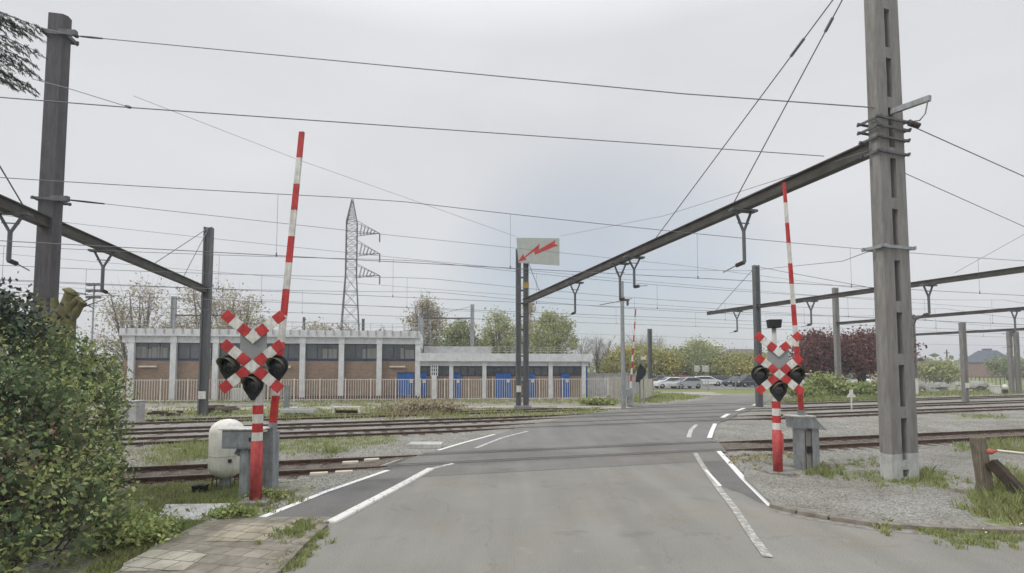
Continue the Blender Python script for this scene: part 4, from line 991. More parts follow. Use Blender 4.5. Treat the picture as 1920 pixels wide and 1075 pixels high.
for px, dr in ((195,1.45), (22,1.35)):
    f = min((abs(proj(*(A2x+(B2-A2x)*f))[0]-px), f) for f in np.linspace(.02,.98,800))[1]; hanger(bm2, A2x, B2, f, dr, (1,0), .34, side=.8)
mb = MB(); e = A2+dd*1.1+Vector((0,0,.15)); mb.tube([e+dd*3+Vector((0,0,2.6)), e], .02, 6); mb.build('stay_cable', M['wire'], gl)
top = Vector((lf.x, lf.y, D(385,427,lf.y).z))
for f in (.25,.5): mb = MB(); mb.tube([top, B2+(A2-B2)*f], .02, 6); mb.build('stay_cable', M['wire'], gl)
for z, w in ((D(107,60,Yn).z,.12),(D(90,372,Yn).z,.08)):
    clampband(ml, Pl, Wl, Dl, z, w, .06); mb = MB(); a = Pl(Wl+.05,-.05,z); mb.box(a+Vector((.1,-.05,0)),(.5,.12,.16),rz=.1); mb.build('bracket', M['mast_steel'], ml)
# gantries at the right
def simple_gantry(label, mastpts, a, b, drops, H=None, h=.24, w=.3, plate=True, m=None, endmast=True, drop=1.4, mastm=None):
    base = mastpts[0][0]; g = thing('overhead_gantry', label, 'overhead gantry', base)
    for (p, topy) in mastpts: hmast(g, p, w, .3, D(960, topy, p.y).z if topy else a[2]+.1, R(8), mastm or M['mast_steel'], plate=1.3 if plate else None)
    bmx = crossbeam(g, a, b, h, .18)
    for f in drops: hanger(bmx, a, b, f, drop, (-1,0), h, side=.7)
    return g, Vector(a), Vector(b)
m1 = G(1424,763); zt = D(1424,575,m1.y).z; dv = Vector((.40,-1,0)).normalized()
a = m1-dv*4.6; b = m1+dv*24; a.z = b.z = 0; a.z = zt; b.z = zt
g1, ga_, gb_ = simple_gantry('dark gantry beam running from the slim mast behind the right signal towards the right edge', [(m1, 498), (Vector((b.x,b.y,0)), None)], tuple(a), tuple(b), (.10,.30,.52), w=.38, h=.26)
for px_, s_ in ((1342,-1),(1560,1)):
    mb = MB(); mb.tube([Vector((m1.x,m1.y,D(960,500,m1.y).z)), m1+dv*(-3.9 if s_ < 0 else 8)+Vector((0,0,zt))], .018, 6); mb.build('stay_cable', M['wire'], g1)
m3 = G(1573,746); zt = D(1573,607,m3.y).z; dv3 = Vector((.48,-1,0)).normalized(); b = m3+dv3*24
simple_gantry('slender gantry starting at the mast in front of the dark red trees', [(m3, 540), (Vector((b.x,b.y,0)), None)], (m3.x,m3.y,zt), (b.x,b.y,zt), (.25,.50,.78), w=.42, h=.24, mastm=M['concrete_grey'])
m4 = G(1716,738); zt = D(1716,628,m4.y).z; b = m4+Vector((.55,-1,0)).normalized()*22
simple_gantry('distant slender gantry whose left mast stands just behind the big concrete mast', [(m4, 590), (Vector((b.x,b.y,0)), None)], (m4.x,m4.y,zt), (b.x,b.y,zt), (.35,.7), w=.45, h=.24, mastm=M['concrete_grey'])
def lone_mast(p, topy, W, Dd, label, m=None, plate=1.2, arm=None, rz=.1, group=None):
    t = thing('catenary_mast', label, 'mast', p, 0, group); H = D(960, topy, p.y).z
    hmast(t, p, W, Dd, H, rz, m or M['mast_steel'], plate)
    if arm:
        mb = MB(); a = p+Vector((0,0,H*arm[0])); b = a+Vector((arm[1],arm[2],0)); mb.bar(a, b, .12, .14); mb.tube([p+Vector((0,0,H*.98)), b], .02, 6); mb.build('cantilever', M['beam_dark'], t)
    return t
lone_mast(G(1811,751), 605, .36, .3, 'slim grey mast in front of the brown roofed house', m=M['concrete_grey'])
lone_mast(G(1220,743), 617, .34, .3, 'dark mast on the grass island beyond the crossing', plate=None)
lone_mast(G(1898,738), 622, .36, .3, 'left one of the two distant masts close together at the right edge', m=M['concrete_grey'], plate=None)
lone_mast(G(1911,738), 622, .36, .3, 'right one of the two distant masts close together at the right edge', m=M['concrete_grey'], plate=None)
lone_mast(G(885,735), 571, .42, .3, 'pale blue mast rising behind the low building roof, right of the brown tree', m=M['galv'], plate=None, arm=(.84,-5.5,0))
lone_mast(G(787,735), 594, .5, .35, 'pale blue mast rising at the step between the two roofs', m=M['galv'], plate=None)
lone_mast(G(320,735), 556, .5, .35, 'pale blue mast rising behind the roof left of the slim grey mast', m=M['galv'], plate=None, arm=(.8,5.5,0))
lone_mast(G(567,733), 595, .25, .2, 'thin post sticking up behind the roof left of the pylon', plate=None)
lone_mast(G(679,733), 598, .3, .2, 'short post sticking up behind the roof right of the pylon', plate=None)
p = G(1169,766); t = thing('catenary_mast', 'pale round steel mast right of the cream panels, beyond the road', 'mast', p)
H_ = D(1166,528,p.y).z; mb = MB(); mb.tube([p, p+Vector((0,0,H_*.35)), p+Vector((0,0,H_))], [.15,.14,.11], 12); mb.build('pole', M['galv'], t)
mb = MB(); z = D(0,563,p.y).z; mb.box(p+Vector((.15,0,z)),(.6,.2,.12)); mb.box(p+Vector((.35,0,z-.2)),(.12,.15,.3)); mb.build('bracket', M['mast_steel'], t)
mb = MB(); mb.bar(p+Vector((-.05,0,z-.05)), D(1125,572,p.y-1.5), .04); mb.build('steady_arm', M['insulator'], t)
# ------------------------------------------------------------------ overhead wires
def sagline(a, b, sag, n=14):
    a, b = Vector(a), Vector(b); return [a+(b-a)*(i/n)-Vector((0,0,4*sag*(i/n)*(1-i/n))) for i in range(n+1)]
def pxline(pts, z0=None):   # polyline: (px, py, distance)
    return [D(x, y, Y) for x, y, Y in pts]
def cable(label, pts, r, blobs=()):
    t = thing('overhead_wire', label, 'wire', pts[0]); mb = MB(); mb.tube(pts, r*.8, 6); mb.build('cable', M['wire'], t)
    for (i, f0, f1, rr) in blobs:
        q = MB(); a = pts[i]; b = pts[i+1]; d = b-a; q.tube([a+d*f0, a+d*(f0+f1)/2, a+d*f1], [rr*.7, rr, rr*.7], 8); q.build('insulator', M['insulator'], t)
    return t
for k, zc_, zm, sg, r_ in (('A',5.5,7.25,.35,.010), ('B',5.5,7.1,.5,.010), ('C',5.5,7.0,.5,.011), ('D',5.5,7.0,.5,.012)):
    a, d, n = tline(k); st = a+d*((-40-a.x)/d.x); lab = {'A':'over the nearest track, the lowest pair in the picture','B':'over the second track from the road','C':'over the third track from the road','D':'over the farthest track'}[k]
    t = thing('catenary', 'contact wire with carrier and droppers '+lab, 'overhead line', st, 0, 'catenaries over the tracks')
    Ln = 105; c0_ = st+Vector((0,0,zc_)); c1_ = st+d*Ln+Vector((0,0,zc_)); mb = MB(); mb.tube([c0_, c1_], r_, 6); mb.build('contact_wire', M['wire'], t)
    pts = []; sup = [0, Ln*.36, Ln*.73, Ln]
    def mz(s_):
        for u, v in zip(sup[:-1], sup[1:]):
            if u <= s_ <= v+1e-6: f = (s_-u)/(v-u); return zm-4*sg*f*(1-f)
        return zm
    pts = [st+d*s_+Vector((0,0,mz(s_))) for s_ in np.linspace(0, Ln, 64)]
    mb = MB(); mb.tube(pts, r_, 6); mb.build('carrier_wire', M['wire'], t)
    s_ = 3.0 if k == 'A' else 5
    while s_ < Ln:
        mb = MB(); p = st+d*s_; mb.tube([p+Vector((0,0,zc_)), p+Vector((0,0,mz(s_)))], .005 if k == 'A' else .006, 5); mb.tube([p+Vector((0,0,zc_-.03)), p+Vector((0,0,zc_+.07))], .02, 6); mb.build('dropper', M['wire'], t); s_ += 6.4
L_ml = Vector(Pl(Wl+.3, -.05, D(107,62,Yn).z)); 
cable('thick top cable from the head of the left mast across to the big concrete mast', [L_ml, D(1280,176,12.9), P1(.1, 0, D(1650,216,mc.y).z)], .017, [(0,0,.006,.07),(0,.012,.055,.035)])
cable('second long cable from the top, running from the left edge towards the gantry beam', [D(-60,178,10), D(245,202,10.6), D(1545,293,14)], .014)
cable('short cable slanting from behind the left mast down to the second long cable', [D(60,148,11.5), D(125,165,11.2), D(245,202,10.6)], .011, [(1,.93,1.0,.035)])
cable('thin wire slanting from the upper left down to the lightning sign', [D(250,180,22), D(560,300,27), D(968,444,33)], .012)
cable('thin wire rising from the lightning sign to the big concrete mast', [D(1050,443,33), D(1245,405,24), Vector(P1(0,.2,zb1-.25))], .011)
cable('cable with a long insulator leaving the bracket halfway up the left mast', [Vector(Pl(Wl+.3,-.05,D(90,372,Yn).z)), D(740,442,22), D(1270,497,30), D(1640,545,38)], .012, [(0,0,.085,.032)])
cable('wire joining the clamp of the big concrete mast from the left', [D(1100,505,33), D(1400,508,22), D(1580,490,13.8), Vector(P1(0,0,zk))], .011, [(2,.7,1.0,.03)])
cable('upper of the two cables leaving the big concrete mast for the right edge', [Vector(P1(W_+.1,0,zb1+.42)), D(1920,331,14), D(2300,505,17)], .015)
cable('lower of the two cables leaving the big concrete mast for the right edge', [Vector(P1(W_,.1,zb1-.7)), D(1920,425,15), D(2300,590,18)], .011)
cable('wire crossing the top left corner behind the conifer branch', [D(-80,-20,9), D(0,22,10), D(70,50,13), L_ml], .012)
cable('cable from the left edge rising behind the right hand gantry', [D(1790,512,28), D(1920,440,24), D(2100,340,20)], .012)
for i, (y0, y1, Y0, Y1, lab) in enumerate(((405,585,26,44,'highest'),(478,612,30,46,'second'),(535,628,36,52,'third'),(581,650,40,60,'lowest'))):
    cable('distant feeder wire beyond the tracks, the %s of four' % lab, sagline(D(-60,y0-8,Y0), D(1980,y1,Y1), .5), .014)
# ------------------------------------------------------------------ the brick building
fa, fb = G(240,752.5), G(1100,745.5); fa.z = fb.z = 0; fd = (fb-fa).normalized(); fn = Vector((-fd.y, fd.x, 0)); frz = math.atan2(fd.y, fd.x)
def fx(px):   # distance along the facade where the sight line meets it
    r = ray(px, 700); k_ = r[0]/r[1]; return -(fa.x-k_*fa.y)/(fd.x-k_*fd.y)
def FP(s_, dpt, z): return fa+fd*s_+fn*dpt+Vector((0,0,z))
def fbox(mb, s0, s1, d0, d1, z0, z1, m=0): mb.box(FP((s0+s1)/2, (d0+d1)/2, (z0+z1)/2), (s1-s0, d1-d0, z1-z0), m, rz=frz); return mb
bl_ = thing('utility_building', 'long low brick building with white columns, window band and blue doors behind the tracks', 'building', fa)
S0 = fx(230); S1 = fx(783); S2 = fx(1096); zT = 4.62; zS = 3.35
def brick(name):
    m = bpy.data.materials.new(name); m.use_nodes = True; t = m.node_tree; L = t.links; b = t.nodes['Principled BSDF']; b.inputs['Roughness'].default_value = .9
    g = nn(t, 'ShaderNodeNewGeometry'); mpn = nn(t, 'ShaderNodeMapping'); mpn.inputs['Rotation'].default_value = (R(90), 0, 0); L.new(g.outputs['Position'], mpn.inputs[0])
    br = nn(t, 'ShaderNodeTexBrick'); L.new(mpn.outputs[0], br.inputs['Vector']); br.inputs['Brick Width'].default_value = .22; br.inputs['Row Height'].default_value = .07; br.inputs['Mortar Size'].default_value = .006; br.inputs['Scale'].default_value = 1
    br.inputs['Color1'].default_value = (.22,.145,.10,1); br.inputs['Color2'].default_value = (.29,.205,.145,1); br.inputs['Mortar'].default_value = (.26,.22,.19,1)
    n = nn(t, 'ShaderNodeTexNoise'); n.inputs['Scale'].default_value = .8; n.inputs['Detail'].default_value = 6; L.new(g.outputs['Position'], n.inputs['Vector'])
    r = nn(t, 'ShaderNodeValToRGB'); r.color_ramp.elements[0].position = .3; r.color_ramp.elements[1].position = .7; r.color_ramp.elements[0].color = (.82,.82,.82,1); r.color_ramp.elements[1].color = (1.1,1.1,1.1,1); L.new(n.outputs[0], r.inputs[0])
    mx = nn(t, 'ShaderNodeMix', data_type='RGBA', blend_type='MULTIPLY'); mx.inputs[0].default_value = 1; L.new(br.outputs[0], mx.inputs[6]); L.new(r.outputs[0], mx.inputs[7]); L.new(mx.outputs[2], b.inputs['Base Color']); return m
M['brick'] = brick('brick_wall')
M['window_glass'] = mat('window_glass', (.09,.10,.105), .15, var=.3, scale=.8, spec=.6); M['curtain'] = mat('curtain', (.22,.23,.21), .9, var=.15, streak=(8,8,.2), scale=3)
mb = MB(); fbox(mb, S0, S1-.001, .12, 12, -.3, zS-.15); mb.build('wall', M['brick'], bl_)
mb = MB(); fbox(mb, S0-.1, S1+.08, -.06, 12.2, zT, 5.15); fbox(mb, S0-.2, S1+.16, -.30, 12.4, 5.15, 5.72)
s_ = S0+.3
while s_ < S1: fbox(mb, s_-.045, s_+.045, -.36, -.298, 5.35, 5.76, 1); s_ += .68
mb.build('parapet', [M['white_render'], M['pale_wall']], bl_)
mb = MB(); fbox(mb, S0, S1, .9, 11.8, zS-.16, zT+.01); mb.build('inner_room', M['pale_wall'], bl_)
def railing(s0, s1, dpt, z0, z1, step=1.25, rails=2, name='railing'):
    mb = MB(); s_ = s0
    while s_ <= s1+.01: mb.tube([FP(s_, dpt, z0), FP(s_, dpt, z1)], .022, 6); s_ += step
    for i in range(rails): z = z1-(z1-z0)*i/rails; mb.tube([FP(s0, dpt, z), FP(s1, dpt, z)], .018, 6)
    return mb.build(name, M['pale_wall'], bl_)
railing(S0, S1, -.1, 5.72, 6.35, .9)
cols = [246, 325, 404, 485, 567, 640, 711, 783]; CS = [fx(p) for p in cols]
for s_ in CS:
    mb = MB(); fbox(mb, s_-.21, s_+.21, -.16, .30, -.2, zT+.003); fbox(mb, s_-.26, s_+.26, -.19, .2, zT-.003, 5.148); mb.build('column', M['white_render'], bl_)
curt = {0:.0, 4:.5, 5:.55, 6:.55}
for i in range(len(CS)-1):
    a, b = CS[i]+.21, CS[i+1]-.21
    mb = MB(); fbox(mb, a, b, .10, .20, zS-.14, zS+.04); fbox(mb, a, b, .10, .2, zT-.06, zT-.001)
    nb_ = 3
    for j in range(nb_+1): s_ = a+(b-a)*j/nb_; fbox(mb, max(a, s_-.02), min(b, s_+.02), .105, .195, zS+.04, zT-.06)
    f = mb.build('window', M['blue_frame'], bl_)
    mb = MB(); fbox(mb, a, b, .145, .155, zS+.04, zT-.06); mb.build('pane', M['window_glass'], f)
    if i in curt:
        mb = MB(); s0_ = a+(b-a)*curt.get(i, .4); s_ = s0_
        while s_ < b-.38: fbox(mb, s_, s_+.30, .04, .07, zS+.05, zT-rng.uniform(.35,.5)) if False else fbox(mb, s_, s_+.36, .12, .142, zS+.05, zT-rng.uniform(.3,.5)); s_ += .39
        mb.build('curtain', M['curtain'], f)
for px in (276, 745): mb = MB(); s_ = fx(px); fbox(mb, s_-.65, s_+.65, -.02, .119, 2.66, 2.78); mb.build('wall_lamp', M['cream'], bl_)
mb = MB(); s_ = fx(541); fbox(mb, s_-.15, s_+.15, .0, .119, 2.6, 2.8); mb.build('wall_lamp', M['cream'], bl_)
mb = MB(); s_ = fx(390); fbox(mb, s_-.16, s_+.16, -.05, .119, 2.9, 4.2); mb.build('wall_box', M['galv'], bl_)
# low wing
LS = S1+.1; zl = 2.78
mb = MB(); fbox(mb, S1+.001, S2, .12, 10, -.3, 1.95); mb.build('wall', M['brick'], bl_)
mb = MB(); fbox(mb, S1+.2, S2, .5, 10, 1.94, zl+.01); mb.build('inner_room', M['pale_wall'], bl_)
mb = MB(); fbox(mb, S1+.17, S2+.35, -.06, 10.2, zl, 3.18); fbox(mb, S1+.17, S2+.5, -.34, 10.4, 3.18, 3.86); mb.build('parapet', M['white_render'], bl_)
mb = MB(); fbox(mb, S1+.5, fx(922), .6, .7, 3.86, 4.5); mb.build('roof_screen', M['pale_wall'], bl_)
railing(fx(922), S2+.4, .0, 3.86, 4.45, .62, 3)
LC = [fx(p) for p in (846, 908, 971, 1032, 1094)]
for s_ in LC: mb = MB(); fbox(mb, s_-.17, s_+.17, -.16, .28, -.2, zl+.003); fbox(mb, s_-.22, s_+.22, -.19, .2, zl-.003, 3.178); mb.build('column', M['white_render'], bl_)
LCS = [S1]+LC
for i in range(len(LCS)-1):
    a, b = LCS[i]+.2, LCS[i+1]-.17
    mb = MB(); fbox(mb, a, b, .10, .20, 1.92, 2.02); fbox(mb, a, b, .1, .2, zl-.12, zl-.001)
    for j in range(5): s_ = a+(b-a)*j/4; fbox(mb, max(a, s_-.04), min(b, s_+.04), .105, .195, 2.02, zl-.12)
    f = mb.build('window', M['blue_frame'], bl_); mb = MB(); fbox(mb, a, b, .145, .155, 2.02, zl-.12); mb.build('pane', M['window_glass'], f)
mb = MB(); fbox(mb, S2+.171, S2+.30, .1, .4, 0, zl); mb.build('drainpipe', M['blue_paint'], bl_)
for a, b, zt in ((745,776,2.15),(786,800,2.2),(848,864,2.1),(930,958,2.15),(989,1003,2.1),(1052,1068,2.1)):
    s0_, s1_ = fx(a), fx(b); mb = MB(); fbox(mb, s0_, s1_, -.02, .119, -.05, zt)
    dn = mb.build('door', M['blue_paint'], bl_); mb = MB(); fbox(mb, s0_-.04, s1_+.04, -.04, .0, zt+.002, zt+.1); fbox(mb, (s0_+s1_)/2-.01, (s0_+s1_)/2+.01, -.03, -.018, .05, zt-.1)
    mb.build('door_frame', M['blue_frame'], dn); mb = MB(); fbox(mb, s1_-.35, s1_-.1, -.04, -.021, 1.35, 1.65); mb.build('notice', M['cream'], dn)
# roof ladder with cage between the two roofs
mb = MB(); s0_, s1_ = S1+.45, S1+1.05
for s_ in (s0_, s1_): mb.tube([FP(s_, .9, 3.86), FP(s_, .9, 6.9)], .035, 6)
for z in np.arange(4.1, 6.9, .3): mb.tube([FP(s0_, .9, z), FP(s1_, .9, z)], .022, 6)
mb.build('roof_ladder', M['galv'], bl_)
# white post with grid panel in front of the low wing
p = G(814,748); t = thing('grid_signal', 'white railway post with a grid panel in front of the low wing', 'signal post', p)
mb = MB(); mb.box(p+Vector((0,0,.95)),(.42,.3,2.0)); mb.build('post', M['white_render'], t, bevel=.02)
mb = MB(); z0, z1 = 1.95, 3.25
for x in (-.27,-.09,.09,.27): mb.box(p+Vector((x,0,(z0+z1)/2)),(.07,.14,z1-z0))
for z in np.linspace(z0, z1, 5): mb.box(p+Vector((0,.004,z)),(.64,.12,.07))
mb.build('grid_panel', M['white_render'], t)
# ------------------------------------------------------------------ bar fence, walls, cream panels
def bar_fence(label, p0, p1, h, step, post, m, w=.045, cat='fence', panels=True):
    p0, p1 = Vector(p0), Vector(p1); t = thing('bar_fence', label, cat, p0); d = (p1-p0); Ln = d.length; d.normalize(); n = max(1, round(Ln/post)); pl = Ln/n
    for i in range(n+1): mb = MB(); q = p0+d*pl*i; mb.bar(q-Vector((0,0,.1)), q+Vector((0,0,h+.06)), .08); mb.build('post', m, t)
    for i in range(n):
        mb = MB(); a = p0+d*(pl*i+.05); b = p0+d*(pl*(i+1)-.05)
        for z in (.12, h-.04): mb.bar(a+Vector((0,0,z)), b+Vector((0,0,z)), .03, .05)
        k_ = int((b-a).length/step)
        for j in range(1, k_): q = a+(b-a)*j/k_; mb.bar(q+Vector((0,0,.05)), q+Vector((0,0,h)), w, .02)
        mb.build('bar_panel', m, t)
    return t
q0_, q1_ = G(236,755), G(1140,748.5); q0_.z = q1_.z = 0
bar_fence('long cream fence of upright bars in front of the brick building', q0_-(q1_-q0_).normalized()*1.5, q1_, 1.72, .175, 1.95, M['fence_cream'], .034)
t = thing('garden_wall', 'pale grey concrete wall joining the right end of the brick building', 'wall', G(1150,741))
mb = MB(); a, b = G(1100,741), G(1225,739); 
for i in range(8):
    u = a+(b-a)*i/8; v = a+(b-a)*(i+1)/8-Vector((.05,0,0)); mb.prism([u-Vector((0,0,.2)), v-Vector((0,0,.2)), v+Vector((0,0,2.0)), u+Vector((0,0,2.0))], (0,.15,0))
mb.build('panel', M['pale_wall'], t)
mb = MB(); mb.bar(a+Vector((0,.07,2.03)), b+Vector((0,.07,2.03)), .22, .06); mb.build('coping', M['concrete_pale'], t)
def panel_wall(label, a, b, h, n):
    t = thing('panel_fence', label, 'panel fence', a); d = (b-a)/n
    for i in range(n): mb = MB(); u = a+d*(i+.04); v = a+d*(i+.96); mb.prism([u, v, v+Vector((0,0,h)), u+Vector((0,0,h))], (0,.12,0)); mb.build('panel', M['panel_cream'], t, bevel=.01)
panel_wall('cream upright panels left of the pale round mast', G(1142,757), G(1167,755), 1.85, 3)
panel_wall('cream upright panels between the far signal and the dark mast', G(1199,752), G(1224,744), 1.65, 4)
# ------------------------------------------------------------------ pylon
py_ = D(655,700,92); p = Vector((py_.x, py_.y, 0)); t = thing('power_pylon', 'grey lattice power pylon with three arms rising behind the brick building', 'pylon', p)
def zpx(y): return D(655, y, 92).z
prof = [(0,2.3),(zpx(615),1.5),(zpx(518),.95),(zpx(418),.93),(zpx(374),.10)]
def wid(z):
    for (z0,w0),(z1,w1) in zip(prof[:-1], prof[1:]):
        if z0 <= z <= z1: return w0+(w1-w0)*(z-z0)/(z1-z0)
    return .12
mb = MB(); cor = ((-1,-1),(1,-1),(1,1),(-1,1)); ry = Matrix.Rotation(.25, 3, 'Z')
def PC(i, z): w = wid(z); return p+ry @ Vector((cor[i % 4][0]*w, cor[i % 4][1]*w, 0))+Vector((0,0,z))
for i in range(4):
    for (z0,_),(z1,_) in zip(prof[:-1], prof[1:]): mb.bar(PC(i,z0), PC(i,z1), .14)
mb.build('leg_frame', M['mast_steel'], t)
mb = MB(); zs = list(np.linspace(0, zpx(518), 8))+list(np.linspace(zpx(518), zpx(418), 8))[1:]+list(np.linspace(zpx(418), zpx(378), 6))[1:]
for z0, z1 in zip(zs[:-1], zs[1:]):
    for i in range(4): mb.bar(PC(i,z0), PC(i+1,z1), .055); mb.bar(PC(i+1,z0), PC(i,z1), .055)
    for i in range(4): mb.bar(PC(i,z1), PC(i+1,z1), .06)
mb.build('lattice', M['mast_steel'], t)
for yb, ytop in ((440,422),(478,458),(519,502)):
    z0, z1 = zpx(yb), zpx(ytop); tip = D(712, yb-2, 92); tip = Vector((tip.x, 92, z0+.2)); mb = MB()
    for i in (1,2): mb.bar(PC(i,z0), tip, .08); mb.bar(PC(i,z1+.6), tip, .08)
    for f in np.linspace(.12,.85,6):
        for i in (1,2): a = PC(i,z0)+(tip-PC(i,z0))*f; b = PC(i,z1+.6)+(tip-PC(i,z1+.6))*min(1, f+.1); mb.bar(a, b, .07)
        mb.bar(PC(1,z0)+(tip-PC(1,z0))*f, PC(2,z0)+(tip-PC(2,z0))*min(1, f+.1), .07)
    mb.tube([tip, tip-Vector((0,0,1.6))], .12, 6)
    mb.build('arm', M['mast_steel'], t)
# floodlight mast
p = G(168,733); H_ = D(168,535,p.y).z; t = thing('floodlight_mast', 'thin floodlight mast with a lamp rack rising above the hedge at the left', 'floodlight', p)
mb = MB(); mb.tube([p, p+Vector((0,0,H_))], .09, 8); mb.build('pole', M['galv'], t)
mb = MB()
for j in range(3):
    z = H_-.1-j*.75; mb.bar(p+Vector((-.7,0,z)), p+Vector((1.1,0,z+.2)), .07)
    for x in (-.5,.1,.7): mb.box(p+Vector((x,-.2,z+.15)),(.42,.3,.3))
mb.build('lamp_rack', M['mast_steel'], t)
# ------------------------------------------------------------------ houses and sheds
def house(label, px0, px1, ybase_y, z_eave, z_ridge, depth, wallm, roofm, hip=1.5, wins=5, chim=(), name='house', yr=None, rz=.1):
    Y = 2.5*F/max(1e-3, (ybase_y-693)); a = D(px0, 700, Y); b = D(px1, 700, Y); w = b.x-a.x; c = Vector(((a.x+b.x)/2, Y+depth/2, 0))
    t = local(name, label, 'building', c, rz); mb = MB(); mb.box((0,0,z_eave/2-.2), (w, depth, z_eave+.4)); mb.build('wall', wallm, t, org=(0,0,0))
    mb = MB(); o = .4; v = [(-w/2-o,-depth/2-o,z_eave-.1),(w/2+o,-depth/2-o,z_eave-.1),(w/2+o,depth/2+o,z_eave-.1),(-w/2-o,depth/2+o,z_eave-.1),(-w/2+hip,0,z_ridge),(w/2-hip,0,z_ridge)]
    mb.add(v, [(0,1,5,4),(1,2,5),(2,3,4,5),(3,0,4),(3,2,1,0)]); rf = mb.build('roof', roofm, t, org=(0,0,0))
    for x, h in chim: mb = MB(); mb.box((x, 0, z_ridge+h/2-.6), (.7,.7,h+1.2)); mb.build('chimney', M['brick_red'], rf, org=(0,0,0))
    for i in range(wins):
        x = -w/2+w*(i+.5)/wins; mb = MB(); mb.box((x,-depth/2-.02,z_eave*.5),(w/wins*.42,.06,z_eave*.4)); f = mb.build('window', M['white_paint'], t, org=(0,0,0))
        mb = MB(); mb.box((x,-depth/2-.055,z_eave*.5),(w/wins*.34,.02,z_eave*.32)); mb.build('pane', M['window_glass'], f, org=(0,0,0))
    return t
house('house with a wide brown hipped roof at the right, behind the yard fence', 1700, 1812, 714, 2.3, 5.2, 14, M['render_tan'], M['roof_dark'], hip=4, wins=7, chim=((-6,.8),))
house('distant pale slab building behind the willow hedge', 1240, 1360, 705, 8.5, 11.0, 30, M['pale_wall'], M['roof_slate'], hip=.5, wins=8, name='warehouse', rz=0)
house('distant pale shed with a dark low roof right of the cream tower', 1375, 1450, 706, 7.6, 10.2, 20, M['pale_wall'], M['roof_dark'], hip=3, wins=4, name='warehouse', rz=0)
house('small cream tower block behind the yellow hedge', 1336, 1358, 707, 10.4, 11.1, 8, M['cream'], M['cream'], hip=3, wins=2, name='tower_block', rz=0)
M['brick_dull'] = mat('brick_dull', (.27,.18,.16), .9, var=.2)
c = D(1852,700,150); t = thing('church_hall', 'far red brick building with a steep slate pyramid roof near the right edge', 'building', (c.x, 150, 0))
mb = MB(); mb.box((c.x,150,2.1),(8.4,8.4,5.0)); mb.build('wall', M['brick_dull'], t)
mb = MB(); mb.add([(c.x-4.6,145.4,4.5),(c.x+4.6,145.4,4.5),(c.x+4.6,154.6,4.5),(c.x-4.6,154.6,4.5),(c.x-1.5,148.8,8.0),(c.x+1.9,148.8,8.0),(c.x+1.9,151,8.0),(c.x-1.5,151,8.0)], [(0,1,5,4),(1,2,6,5),(2,3,7,6),(3,0,4,7),(4,5,6,7),(3,2,1,0)]); rf = mb.build('roof', M['roof_slate'], t)
mb = MB(); mb.box((c.x+.1,150,8.25),(1.7,1.4,.55)); mb.build('ridge_turret', M['roof_slate'], rf)
for px, h in ((1893,7.6),(1906,6.6)):
    c = D(px,700,160); tt = thing('chimney_stack', 'thin %s dark chimney on the skyline at the right edge' % ('tall' if h > 7 else 'shorter'), 'chimney', (c.x,160,0))
    mb = MB(); mb.lathe([(.8,0),(.6,h),(0,h)], (c.x,160,0), 10); mb.build('shaft', M['concrete_grey'], tt)
# row of pale rubble, pallets and the low fence in front of the houses
p = G(1765,734); mb = MB()
for j in range(70): mb.box(p+Vector((rng.uniform(-6,5.5), rng.uniform(-1.2,1.2), rng.uniform(.1,.9))),(rng.uniform(.4,1.2),.5,rng.uniform(.2,.6)), rz=rng.uniform(-1,1))
simple('rubble_heap', mb, M['concrete_pale'], 'pale grey rubble heap on the grass before the brown roofed house', 'rubble', p)
a, b = G(1720,728), G(1990,727); a.z = b.z = 0
bar_fence('dark open fence in front of the far houses at the right', a, b, 1.5, .5, 3.2, M['mast_steel'], .08)
a, b = G(1225,732.5), G(1432,733); bar_fence('thin wire fence on posts in front of the parked cars', a, b, 1.15, 1.2, 3.0, M['galv'], .015)
# signs at the car park
for px, lab in ((1307,'small white parking sign above the white hatchback'),(1323,'white square board standing behind the parked cars')):
    p = G(px,726); t = thing('parking_sign', lab, 'sign', p); mb = MB(); mb.tube([p, p+Vector((0,0,2.6))], .04, 6); mb.build('pole', M['galv'], t)
    mb = MB(); mb.box(p+Vector((0,-.06,2.6)),(.75 if px < 1310 else .9,.05,.9)); mb.build('plate', M['concrete_pale'], t)
p = G(1353,719); t = thing('street_lamp', 'tall yellowish lamp pole among the parked cars', 'lamp post', p); mb = MB(); mb.tube([p, p+Vector((0,0,5.8))], [.10,.06], 8); mb.build('pole', M['cream'], t)
mb = MB(); mb.tube([p+Vector((0,0,5.7)), p+Vector((.1,-.3,6.0)), p+Vector((.2,-1.2,6.1))], .05, 6); mb.box(p+Vector((.2,-1.5,6.1)),(.3,.7,.14)); mb.build('lamp_head', M['galv'], t)
p = G(1778,722); t = thing('wooden_pole', 'thin wooden pole standing before the brown roofed house', 'pole', p); mb = MB(); mb.tube([p, p+Vector((0,0,D(0,656,p.y).z))], [.14,.09], 8); mb.build('shaft', M['wood_old'], t); mb = MB(); mb.box(p+Vector((0,0,D(0,662,p.y).z)),(.9,.1,.1)); mb.build('crossarm', M['wood_old'], t)
